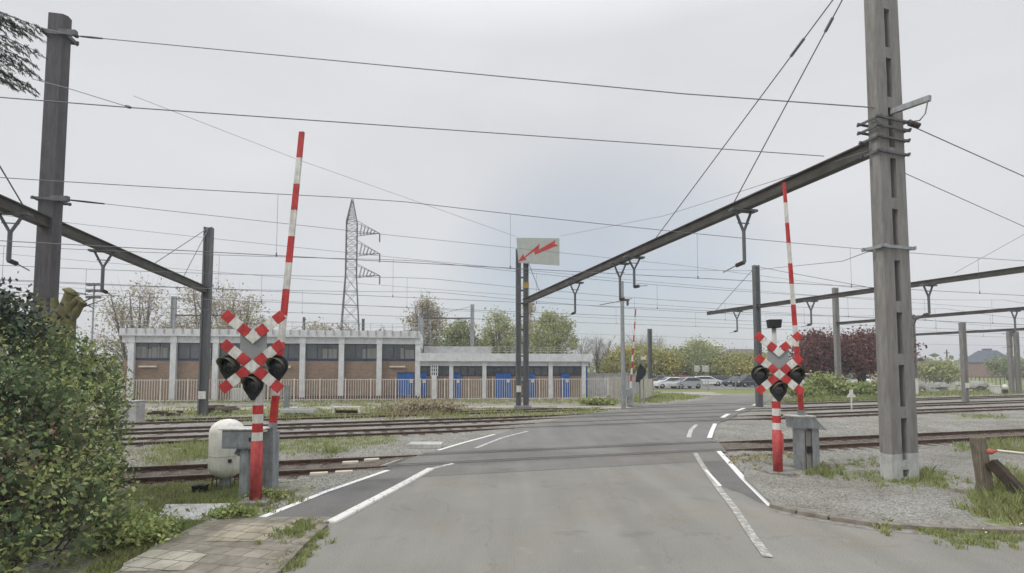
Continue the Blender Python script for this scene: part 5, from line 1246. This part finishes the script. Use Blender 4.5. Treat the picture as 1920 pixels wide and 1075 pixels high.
# ------------------------------------------------------------------ cars
def car(label, loc, rz, paint, kind='hatch', L_=4.2, W=1.75, H=1.48):
    t = local('parked_car', label, 'car', loc, rz, 'cars in the car park beyond the crossing'); pm = M['car_'+paint]; hl = L_/2
    if kind == 'van': low = [(-hl,.28),(-hl,1.0),(-hl+.05,H*.98),(hl-1.5,H),(hl-.75,1.12),(hl-.08,.92),(hl,.6),(hl,.28)]; gl0 = [(-hl+.25,1.02),(-hl+.3,H-.1),(hl-1.5,H-.09),(hl-.9,1.06)]
    elif kind == 'saloon': low = [(-hl,.3),(-hl,.85),(-hl+.25,.98),(-hl+.95,1.0),(-hl+1.45,H-.03),(hl-1.9,H),(hl-1.1,1.0),(hl-.15,.85),(hl,.62),(hl,.3)]; gl0 = [(-hl+1.05,.99),(-hl+1.5,H-.11),(hl-1.95,H-.08),(hl-1.25,.99)]
    else: low = [(-hl,.3),(-hl,.9),(-hl+.12,1.05),(-hl+.55,H-.03),(hl-1.9,H),(hl-1.0,1.0),(hl-.12,.82),(hl,.6),(hl,.3)]; gl0 = [(-hl+.35,1.04),(-hl+.62,H-.11),(hl-1.95,H-.08),(hl-1.15,1.0)]
    mb = MB(); n = len(low)
    def ring(poly, s): return [(x, s*(W/2-(max(0, z-.95)*.28)), z) for x, z in poly]
    A, B = ring(low, -1), ring(low, 1); mb.add(A+B, [tuple(range(n)), tuple(reversed(range(n, 2*n)))]+[(i, n+i, n+(i+1) % n, (i+1) % n) for i in range(n)])
    body = mb.build('body', pm, t, org=(0,0,0), bevel=.05)
    for s in (-1,1):
        mb = MB(); P_ = [(x, s*(W/2-(max(0, z-.95)*.28)+.012), z) for x, z in gl0]; mb.add(P_, [(0,1,2,3)] if s > 0 else [(3,2,1,0)]); mb.build('side_window', M['car_glass'], t, org=(0,0,0))
    f0, f1 = low[-4 if kind != 'van' else -4], low[-5 if kind != 'van' else -5]
    for (p0, p1) in ((f1, f0) , ((low[3] if kind == 'hatch' else low[4] if kind == 'saloon' else low[2]), (low[2] if kind == 'hatch' else low[3] if kind == 'saloon' else low[1]))):
        dx, dz = p1[0]-p0[0], p1[1]-p0[1]; q0 = (p0[0]+dx*.12, p0[1]+dz*.12); q1 = (p0[0]+dx*.9, p0[1]+dz*.9); ln = math.hypot(dx, dz); nx_, nz_ = abs(dz)/ln*(1 if p1[0] > p0[0] else -1)*.014, .014
        mb = MB(); w0, w1 = W/2-max(0, q0[1]-.95)*.28-.08, W/2-max(0, q1[1]-.95)*.28-.08
        mb.add([(q0[0]+nx_,-w0,q0[1]+nz_),(q0[0]+nx_,w0,q0[1]+nz_),(q1[0]+nx_,w1,q1[1]+nz_),(q1[0]+nx_,-w1,q1[1]+nz_)], [(0,1,2,3)]); mb.build('windscreen' if p1 is f0 else 'rear_window', M['car_glass'], t, org=(0,0,0))
    for x in (-hl+.75, hl-.8):
        for s in (-1,1):
            mb = MB(); mb.lathe([(0,-.1),(.31,-.1),(.32,.1),(0,.1)], (x, s*(W/2-.08), .32), 18, axis='Y'); w_ = mb.build('wheel', M['tyre'], t, org=(0,0,0))
            mb = MB(); mb.lathe([(0,-.115),(.19,-.112),(.2,.112),(0,.115)], (x, s*(W/2-.08), .32), 14, axis='Y'); mb.build('rim', M['rim'], w_, org=(0,0,0))
    for s in (-1,1):
        mb = MB(); mb.box((hl-.03, s*(W/2-.28), .72),(.12,.36,.14)); mb.build('headlight', M['white_paint'], t, org=(0,0,0))
        mb = MB(); mb.box((-hl+.01, s*(W/2-.2), .85),(.08,.22,.22)); mb.build('tail_light', M['red_paint'], t, org=(0,0,0))
    return t
def cg(px, py): p = G(px, py); p.z = .01; return p
car('white car parked farthest left, nose pointing left behind the grass verge', cg(1254,728.5), R(190), 'white')
car('silver car with a dark bumper right of the leftmost white car', cg(1285,729), R(200), 'silver', 'hatch')
car('small red car glimpsed behind the silver car', cg(1279,722.5), R(120), 'red', 'hatch')
car('white hatchback with its nose to the right in the middle of the row', cg(1325,724), R(-8), 'white', 'hatch', 4.5)
car('dark estate car directly behind the white hatchback', cg(1354,721.5), R(10), 'green', 'hatch', 4.6)
car('dark blue saloon between the estate car and the black van', cg(1383,724.5), R(200), 'blue', 'saloon', 4.4)
car('black van shaped car partly hidden by the mast and the right signal lamp', cg(1407,726), R(190), 'dark', 'van', 4.4, 1.85, 1.75)
car('grey car at the back, far left of the row', cg(1243,721), R(20), 'grey', 'hatch')
car('white van seen right of the big signal under the dark red trees', cg(1514,726), R(185), 'white', 'van', 4.6, 1.85, 1.9)
car('pale silver car beside the white van under the dark red trees', cg(1537,724), R(100), 'silver', 'hatch')
car('dark blue car under the right hand dark red tree', cg(1592,722), R(10), 'blue', 'hatch')
car('white car half hidden by the trunk of the right dark red tree', cg(1612,724), R(80), 'white', 'hatch', 4.3, 1.8, 1.6)
car('grey car under the dark red trees between the two masts', cg(1560,722), R(190), 'grey', 'saloon')
# ------------------------------------------------------------------ leaves
def leafmesh(name, P, size, m, parent=None, seed=1, aspect=1.7, flat=.0, dirs=None, org=None):
    r = np.random.default_rng(seed); n = len(P); size = size*r.uniform(.6, 1.35, n)
    u = r.normal(size=(n,3)); 
    if dirs is not None: u = dirs+u*.35
    u /= np.linalg.norm(u, axis=1)[:,None]; w = r.normal(size=(n,3)); v = np.cross(u, w); v /= np.linalg.norm(v, axis=1)[:,None]
    a = u*(size*aspect/2)[:,None]; b = v*(size/2)[:,None]
    V = np.stack([P-a, P+b*.9-a*.1, P+a, P-b*.9-a*.1], 1).reshape(-1,3)
    o_ = np.array(org if org is not None else (ORG[parent.name] if parent else (0,0,0))); V = V-o_
    o = seedmesh(name, V, np.arange(n*4).reshape(n,4), m, None, None); ORG[o.name] = Vector(o_)
    if parent: o.parent = parent
    else: o.location = o_
    return o
def tree(name, label, base, H, W, leaf, lsize, nclump=46, per=150, trunk_h=.3, tr=.2, seed=0, bark='bark', shape='round', crad=.16, bare=0, group=None, twigs=70, lowz=None, leafn=1.0, forks=1):
    r = np.random.default_rng(seed+100); base = Vector(base); t = thing(name, label, 'tree', base, 0, group)
    cz0 = H*trunk_h; ch = H-cz0; cl = []
    while len(cl) < nclump:
        p = r.uniform(-1, 1, 3); rr = (p**2).sum()
        if rr > 1 or rr < .12: continue
        x, y, z = p
        if shape == 'poplar': k = 1-.55*max(0, z)
        elif shape == 'vase': k = .55+.45*(z+1)/2
        else: k = 1-.15*z
        cl.append((x*W/2*k*.86, y*W/2*k*.86, cz0+ch*(z*.5+.5)*.94))
    cl = np.array(cl); mb = MB(); lean = Vector((r.normal()*.02*H, r.normal()*.02*H, 0)); stems = []
    for f_ in range(forks):
        offs = Vector((r.normal()*.14*W, r.normal()*.14*W, 0)) if forks > 1 else Vector((0,0,0))
        pts = [base-Vector((0,0,.2)), base+offs*.3+Vector((0,0,H*trunk_h*.6)), base+lean+offs*.7+Vector((0,0,H*.55)), base+lean+offs+Vector((0,0,H*.86))]
        mb.tube(pts, [tr*1.25, tr, tr*.6, tr*.15], 9); stems.append(pts)
    mb.build('trunk', M[bark], t)
    mb = MB(); tw = []
    for i, c_ in enumerate(cl):
        st = stems[i % forks]; c_ = Vector(c_)+base; f = min(1, max(0, (c_.z-base.z)/H-.28)); f = max(.12, f*.75)
        def onst(f):
            q = f*3; k = min(2, int(q)); return st[k]+(st[k+1]-st[k])*(q-k)
        s0 = onst(min(.92, .25+f*.8) if (c_.z-base.z) > H*.4 else .3); mid = s0+(c_-s0)*.5+Vector((0,0,.06*H*(1 if shape != 'weep' else 1.4)))
        mb.tube([s0, mid, c_], [tr*.28, tr*.16, tr*.05], 5, cap=False)
        for j in range(twigs//10 if not bare else bare):
            e = c_+Vector(r.normal(size=3)*crad*W*.9)+Vector((0,0,crad*W*.4)); q = mid+(c_-mid)*r.uniform(.2, 1); mb.tube([q, q+(e-q)*.5+Vector(r.normal(size=3)*.02*W), e], [tr*.07, tr*.05, tr*.025], 3, cap=False)
            tw.append(e)
    mb.build('branches', M[bark], t)
    if leaf:
        P = []
        for c_ in cl:
            k = int(per*r.uniform(.5, 1.4)*leafn); q = r.normal(size=(k,3))*np.array([1,1,.75])*crad*W*r.uniform(.55, 1.1)
            P.append(q+c_+np.array(base))
        P = np.concatenate(P); P = P[P[:,2] > base.z+H*trunk_h*.6]; leafmesh('crown', P, lsize, M[leaf], t, seed)
    return t
def at(px, Y, z=0): p = D(px, 700, Y); return Vector((p.x, Y, z))
def hgt(py, Y): return D(960, py, Y).z
# trees behind the building
tree('poplar_tree', 'big brownish poplar behind the roof, left of the slim grey mast', at(262,78), hgt(528,78), 14, 'leaf_brown', .24, 85, 48, .12, .28, 1, 'bark_grey', 'round', .10, group='brownish poplars behind the building', forks=4)
tree('poplar_tree', 'brownish poplar right behind the slim grey mast', at(385,80), hgt(515,80), 13, 'leaf_brown', .24, 85, 50, .12, .28, 2, 'bark_grey', 'round', .10, group='brownish poplars behind the building', forks=4)
tree('poplar_tree', 'brownish poplar just left of the red and white cross', at(450,76), hgt(535,76), 9, 'leaf_brown', .24, 70, 50, .12, .25, 3, 'bark_grey', 'round', .11, group='brownish poplars behind the building', forks=3)
tree('poplar_tree', 'tall sparse brownish poplar at the step between the two roofs', at(800,84), hgt(546,84), 9, 'leaf_brown', .24, 90, 75, .1, .28, 4, 'bark_grey', 'poplar', .10, group='brownish poplars behind the building', forks=4)
tree('broadleaf_tree', 'low green tree behind the low wing roof screen', at(862,80), hgt(598,80), 7, 'leaf_green', .28, 60, 110, .15, .2, 5, 'bark_grey', 'round', .12, forks=3)
tree('willow_tree', 'pale green willow left of the double mast', at(938,86), hgt(582,86), 9, 'leaf_willow', .24, 100, 72, .14, .2, 6, 'bark_grey', 'vase', .09, group='pale green willows behind the low wing', forks=4)
tree('willow_tree', 'pale green willow right of the double mast', at(1036,86), hgt(582,86), 9.5, 'leaf_willow', .24, 110, 76, .14, .2, 7, 'bark_grey', 'round', .09, group='pale green willows behind the low wing', forks=4)
tree('poplar_tree', 'slim sparse poplar rising straight behind the double mast', at(992,95), hgt(552,95), 5, 'leaf_brown', .24, 60, 60, .1, .14, 8, 'bark_grey', 'poplar', .14)
for i, (px, top, W, Y, lab) in enumerate(((1094,628,5,88,'leftmost'),(1120,620,6,92,'second'),(1140,632,5,96,'third'))):
    tree('bare_tree', 'leafless grey tree right of the building, the %s of three' % lab, at(px,Y), hgt(top,Y), W, None, .2, 46, 0, .25, .16, 20+i, 'twig', 'vase', .10, bare=16, group='leafless trees right of the building')
tree('bare_tree', 'leafless pale tree behind the dark mast on the island', at(1222,110), hgt(622,110), 9, None, .2, 50, 0, .25, .16, 24, 'twig', 'vase', .10, bare=14)
tree('bare_tree', 'leafless pale tree just right of the pale round mast', at(1192,105), hgt(618,105), 8, None, .2, 46, 0, .25, .16, 25, 'twig', 'vase', .10, bare=14)
lows = ((1195,650,11,92,'leaf_gorse','yellow green bushy tree behind the far signal'),(1232,662,9,90,'leaf_gorse','yellow green bushy tree left of the parked cars'),(1262,668,9,94,'leaf_green','dull green bushy tree behind the leftmost white car'),
 (1290,664,10,96,'leaf_green','broad dull green tree behind the silver car'),(1312,640,9,100,'leaf_willow','taller pale tree rising over the hedge of trees'),(1338,668,10,92,'leaf_green','dull green tree below the cream tower'),
 (1372,672,9,90,'leaf_gorse','yellow green tree right of the lamp pole'),(1398,668,9,92,'leaf_gorse','yellow green tree behind the black van'),(1436,664,9,96,'leaf_willow','pale green tree right behind the right signal'),(1158,668,6,90,'leaf_gorse','low yellow green bush above the cream panels'))
for i, (px, top, W, Y, lf_, lab) in enumerate(lows):
    tree('bushy_tree', lab, at(px,Y), hgt(top,Y), W, lf_, .26, 80, 150, .05, .14, 30+i, 'bark_grey', 'round', .13, group='dense trees behind the car park', forks=3, twigs=30)
tree('bushy_tree', 'low distant trees on the skyline left of the pylon', at(585,130), hgt(601,130), 16, 'leaf_brown', .5, 50, 70, .1, .3, 50, 'bark_grey', 'round', .10, forks=3)
tree('bushy_tree', 'low distant trees on the skyline behind the red and white cross', at(640,140), hgt(608,140), 14, 'leaf_brown', .5, 50, 60, .1, .3, 51, 'bark_grey', 'round', .10, forks=3)
tree('bushy_tree', 'low distant trees between the pylon and the tall poplar', at(730,130), hgt(612,130), 10, 'leaf_brown', .5, 40, 60, .1, .3, 52, 'bark_grey', 'round', .10, forks=3)
tree('plum_tree', 'dark red leaved tree left of the slender gantry mast', at(1545,58), hgt(628,58), 7.4, 'leaf_plum', .20, 80, 190, .36, .20, 60, 'bark', 'round', .11, group='dark red leaved plum trees', forks=2)
tree('plum_tree', 'dark red leaved tree right of the slender gantry mast', at(1620,56), hgt(628,56), 8.0, 'leaf_plum', .20, 90, 200, .36, .22, 61, 'bark', 'round', .11, group='dark red leaved plum trees', forks=2)
tree('bushy_tree', 'small light green tree before the brown roofed house', at(1758,80), hgt(682,80), 5.5, 'leaf_willow', .28, 40, 80, .25, .15, 62, 'bark_grey', 'round', .14)
tree('bushy_tree', 'light green tree in front of the slate pyramid roof', at(1888,120), hgt(672,120), 7, 'leaf_green', .35, 40, 70, .2, .2, 63, 'bark_grey', 'round', .14)
tree('bushy_tree', 'dark low trees on the skyline at the right edge', at(1925,125), hgt(676,125), 9, 'leaf_green', .4, 44, 70, .1, .2, 64, 'bark_grey', 'round', .14)
# far tree line on the horizon
P = []; r = np.random.default_rng(5)
for i in range(260):
    x = r.uniform(-330, 420); Y = r.uniform(190, 260); h = r.uniform(3, 7.5); k = 50; q = r.normal(size=(k,3))*np.array([4,3,h*.28])+np.array([x,Y,h*.5]); P.append(q[q[:,2] > 0])
o = leafmesh('far_treeline', np.concatenate(P), 1.7, M['leaf_green'], None, 9); tag(o, 'low hazy line of trees along the whole horizon', 'treeline', kind='stuff')
# shrubs
def shrub(label, c, rx, ry, h, leaf, n, size, seed, name='shrub', group=None, stems=8):
    r = np.random.default_rng(seed); c = Vector(c); t = thing(name, label, 'shrub', c, 0, group); mb = MB()
    cl = [(r.uniform(-1,1), r.uniform(-1,1), r.uniform(.2,1)) for _ in range(14)]
    for i in range(stems): a = cl[i % 14]; mb.tube([c+Vector((a[0]*.2*rx, a[1]*.2*ry, 0)), c+Vector((a[0]*rx*.6, a[1]*ry*.6, a[2]*h*.6)), c+Vector((a[0]*rx*.8, a[1]*ry*.8, a[2]*h))], [.03,.02,.008], 4)
    mb.build('stem', M['bark'], t); P = []
    for a in cl:
        k = n//14; q = r.normal(size=(k,3))*np.array([rx*.32, ry*.32, h*.2])+np.array([a[0]*rx*.7, a[1]*ry*.7, a[2]*h*.72]); P.append(q)
    P = np.concatenate(P)+np.array(c); P = P[P[:,2] > c.z]; leafmesh('foliage', P, size, M[leaf], t, seed); return t
shrub('bright green bush left of the slender gantry mast, below the red trees', G(1552,746), 1.5, .9, 1.9, 'leaf_light', 5200, .16, 1)
shrub('low dark green hedge bush right of the right signal', G(1518,747), 1.6, .8, 1.1, 'leaf_hedge', 4200, .15, 2)
shrub('low dark green bush right of the slender gantry mast', G(1598,745), 1.8, .8, 1.25, 'leaf_hedge', 4600, .15, 3)
shrub('low dark green bush below the right hand red tree', G(1632,745), 1.6, .8, 1.2, 'leaf_hedge', 4200, .15, 4)
shrub('brown bramble patch in the far grass left of the double mast', G(790,772), 2.2, .6, .7, 'leaf_brown', 2400, .12, 5)
shrub('low green bush beside the cream upright panels', G(1118,760), 1.2, .5, .5, 'leaf_light', 1500, .12, 6)
# ------------------------------------------------------------------ the big hedge at the left
HB = [(-8.75,9.9,2.0,1.05,1.3,1.25),(-8.4,8.7,1.6,1.2,1.2,1.3),(-6.6,5.4,.9,1.35,1.6,1.3),(-7.4,7.2,1.25,1.35,1.5,1.55),(-8.2,9.1,1.3,1.05,1.4,1.65),(-7.7,8.4,.55,1.3,1.3,1.0),(-9.0,8.6,2.0,1.5,1.6,1.7),(-9.4,7.0,2.2,1.7,2.0,1.9),(-10.6,9.5,2.2,1.6,2.0,1.6),(-6.9,4.0,1.4,1.5,2.0,1.5),(-8.6,4.8,2.0,1.8,2.0,2.1),(-10.8,6.0,2.2,2.0,3,2.2),(-6.4,6.9,.45,1.1,1.2,.75)]
def blobs_points(B, n, seed, shell=.22, skip=True):
    r = np.random.default_rng(seed); out = []; nrm = []; A = np.array(B); area = (A[:,3]*A[:,4]+A[:,4]*A[:,5]+A[:,3]*A[:,5]); k = (n*area/area.sum()).astype(int)
    for b, kk in zip(A, k):
        u = r.normal(size=(kk,3)); u /= np.linalg.norm(u, axis=1)[:,None]
        lump = 1+.09*np.sin(u[:,0]*9+b[0]*7)*np.cos(u[:,2]*8+b[1]*5)+.07*np.sin(u[:,1]*15+b[0]*3+u[:,2]*13)
        rad = (lump*(1-np.abs(r.normal(size=kk))*shell*.8)+r.exponential(.03, kk))[:,None]
        P = b[:3]+u*b[3:]*rad; out.append(P); nrm.append(u)
    P = np.concatenate(out); N_ = np.concatenate(nrm)
    keep = P[:,2] > .0
    for b in A: keep &= (((P-b[:3])/(b[3:]*.80))**2).sum(1) > 1
    return P[keep], N_[keep]
hb = Vector((-8,6,0)); th = thing('hedge', 'large dense leafy hedge filling the left edge of the picture', 'hedge', hb)
# woody heart: dark displaced mass of twigs that closes the view through the hedge
P, N_ = blobs_points(HB, 100000, 3, .30)
r = np.random.default_rng(11); sel = r.random(len(P)); nzv = np.sin(P[:,0]*2.3+1)*np.sin(P[:,1]*1.9+2)+np.sin(P[:,2]*3.1+P[:,0]*1.3)+r.normal(size=len(P))*.35
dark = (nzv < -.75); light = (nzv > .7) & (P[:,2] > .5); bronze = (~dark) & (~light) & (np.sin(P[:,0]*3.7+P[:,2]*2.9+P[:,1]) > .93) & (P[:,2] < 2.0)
main = ~(dark | light | bronze)
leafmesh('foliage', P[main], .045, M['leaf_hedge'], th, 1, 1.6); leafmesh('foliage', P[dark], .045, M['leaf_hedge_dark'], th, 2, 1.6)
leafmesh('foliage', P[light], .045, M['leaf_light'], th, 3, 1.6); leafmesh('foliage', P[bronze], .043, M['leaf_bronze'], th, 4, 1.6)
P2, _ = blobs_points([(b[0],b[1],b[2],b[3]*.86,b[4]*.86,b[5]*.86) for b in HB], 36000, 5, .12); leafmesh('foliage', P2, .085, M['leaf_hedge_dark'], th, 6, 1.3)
mb = MB(); r = np.random.default_rng(12)
for b in HB:
    for j in range(26):
        u = r.normal(size=3); u /= np.linalg.norm(u); u[2] = abs(u[2])*.9; e = Vector(np.array(b[:3])+u*np.array(b[3:])*r.uniform(.9,1.13)); s0 = Vector((b[0]+r.normal()*.2, b[1]+r.normal()*.2, 0)); m_ = s0+(e-s0)*.55+Vector(r.normal(size=3)*.12); mb.tube([s0, m_, e], [.016,.010,.004], 4, cap=False)
mb.build('stems', M['bark'], th)
# sprigs that stick out of the hedge
Pp = []; Dd = []; mb = MB()
for i in range(420):
    k = r.integers(len(P)); p0 = P[k]; u = N_[k]*.8+np.array([0,0,.6])+r.normal(size=3)*.3; u /= np.linalg.norm(u); L_ = r.uniform(.10,.34)
    mb.tube([Vector(p0), Vector(p0+u*L_)], [.005,.002], 3, cap=False)
    for f in np.linspace(.15, 1, 8): Pp.append(p0+u*L_*f+r.normal(size=3)*.018)
mb.build('twigs', M['bark'], th)['kind'] = 'stuff'; leafmesh('foliage', np.array(Pp), .045, M['leaf_light'], th, 8, 1.7)
# low weeds at the hedge foot
shrub('low leafy weeds at the foot of the big hedge by the paving', G(265,1010), .45, .5, .35, 'leaf_hedge', 3600, .045, 21, 'weeds')
shrub('leafy weed clump at the front edge of the pale slab', G(430,972), .42, .18, .20, 'leaf_hedge', 1700, .04, 22, 'weeds')
shrub('small leafy weed clump behind the foot of the left signal', G(500,935), .3, .15, .18, 'leaf_light', 1100, .035, 23, 'weeds')
# pollard
pb = Vector((D(118,600,12.4).x, 12.4, 0)); tp_ = thing('pollard_tree', 'mossy pollarded trunk with knobbly stubs rising behind the hedge', 'tree', pb); mb = MB()
def pp(px, py, Y=12.4): return D(px, py, Y)
mb.tube([pb, pp(112,640), pp(118,600), pp(128,575), pp(133,552)], [.34,.30,.26,.17,.13], 12); mb.tube([pp(130,556), pp(133,548), pp(136,545)], [.13,.19,.10], 10)
mb.tube([pp(125,600), pp(140,590), pp(150,575), pp(156,566)], [.14,.10,.075,.09], 8); mb.tube([pp(122,590), pp(140,568), pp(150,561)], [.15,.11,.10], 8); mb.tube([pp(112,605), pp(104,580), pp(102,560)], [.16,.10,.07], 8); mb.tube([pp(110,610), pp(80,590), pp(76,560)], [.12,.09,.08], 8)
mb.build('trunk', M['bark_moss'], tp_); mb = MB()
for a, b in (((156,566),(180,556)),((150,578),(200,560)),((136,548),(165,552)),((156,568),(178,580))): mb.tube([pp(*a), pp(*b)], [.02,.006], 4)
mb.build('twig', M['bark'], tp_)
# conifer at the left: trunk outside the frame, boughs reaching in
cb = Vector((-11.2, 7.6, 0)); tc_ = thing('conifer_tree', 'conifer whose feathery drooping boughs reach in at the upper left', 'tree', cb); mb = MB(); mb.tube([cb, cb+Vector((.1,0,5)), cb+Vector((.2,0,11))], [.3,.22,.06], 10); mb.build('trunk', M['bark'], tc_)
P = []; Dn = []; mb = MB(); r = np.random.default_rng(31)
tips = [(70,50,8.2),(66,95,8.6),(40,62,8.3),(58,135,8.3),(40,120,8.5),(45,165,8.4),(10,150,8.2),(62,62,8.4),(50,112,8.4),(30,90,8.2),(52,158,8.6),(20,140,8.4),(20,40,8.2),(-30,80,8),(-60,160,8),(-40,10,8)]+[(-120,y,7.8) for y in (-100,60,200,320)]
for px, py, Y in tips:
    e = D(px, py, Y); s0 = cb+Vector((.15,0,e.z+.5)); c_ = s0+(e-s0)*.5+Vector((0,0,.25)); mb.tube([s0, c_, e], [.035,.02,.004], 5, cap=False)
    for f in np.linspace(.3, 1, 16):
        q = (1-f)**2*np.array(s0)+2*f*(1-f)*np.array(c_)+f*f*np.array(e)
        for s_ in (-1, 1):
            d_ = np.array([.35+.3*r.random(), s_*(.5+.3*r.random()), -.32-.25*r.random()]); L_ = .42*(1.15-f*.7); mb.tube([Vector(q), Vector(q+d_*L_)], [.005,.002], 3, cap=False)
            for g_ in np.linspace(.05, 1, 11): P.append(q+d_*L_*g_); Dn.append(d_+np.array([0,0,-.4]))
mb.build('branches', M['bark'], tc_); P = np.array(P); Dn = np.array(Dn); P = np.repeat(P, 3, 0)+r.normal(size=(len(P)*3,3))*.012; leafmesh('foliage', P, .013, M['needle'], tc_, 3, 6, dirs=np.repeat(Dn/np.linalg.norm(Dn, axis=1)[:,None], 3, 0))
# dark evergreen boughs at the far left above the hedge
shrub('dark evergreen boughs above the hedge at the left edge', Vector((-9.6,8.6,3.1)), 1.1, .8, .9, 'needle', 7000, .06, 41, 'evergreen', stems=10)
# daisies in the grass at the right
P = np.array([tuple(G(rng.uniform(1800,1960), rng.uniform(960,1012))+Vector((0,0,rng.uniform(.05,.16)))) for _ in range(28)]); o = leafmesh('daisies', P, .022, M['petal'], None, 4, 1.0); tag(o, 'tiny white daisies dotted through the grass at the right edge', 'daisies', kind='stuff')
# ------------------------------------------------------------------ the air
mh = bpy.data.materials.new('haze'); mh.use_nodes = True; t_ = mh.node_tree; t_.nodes.remove(t_.nodes['Principled BSDF']); pv = t_.nodes.new('ShaderNodeVolumePrincipled'); pv.inputs['Color'].default_value = (.93,.95,1,1); pv.inputs['Density'].default_value = HAZE
t_.links.new(pv.outputs[0], t_.nodes['Material Output'].inputs['Volume'])
if HAZE:
    mb = MB(); mb.box((0,720,19),(1900,1600,42)); hz = mb.build('haze', mh); hz['kind'] = 'stuff'; hz['label'] = 'thin pale haze over the whole place'; hz['category'] = 'haze'
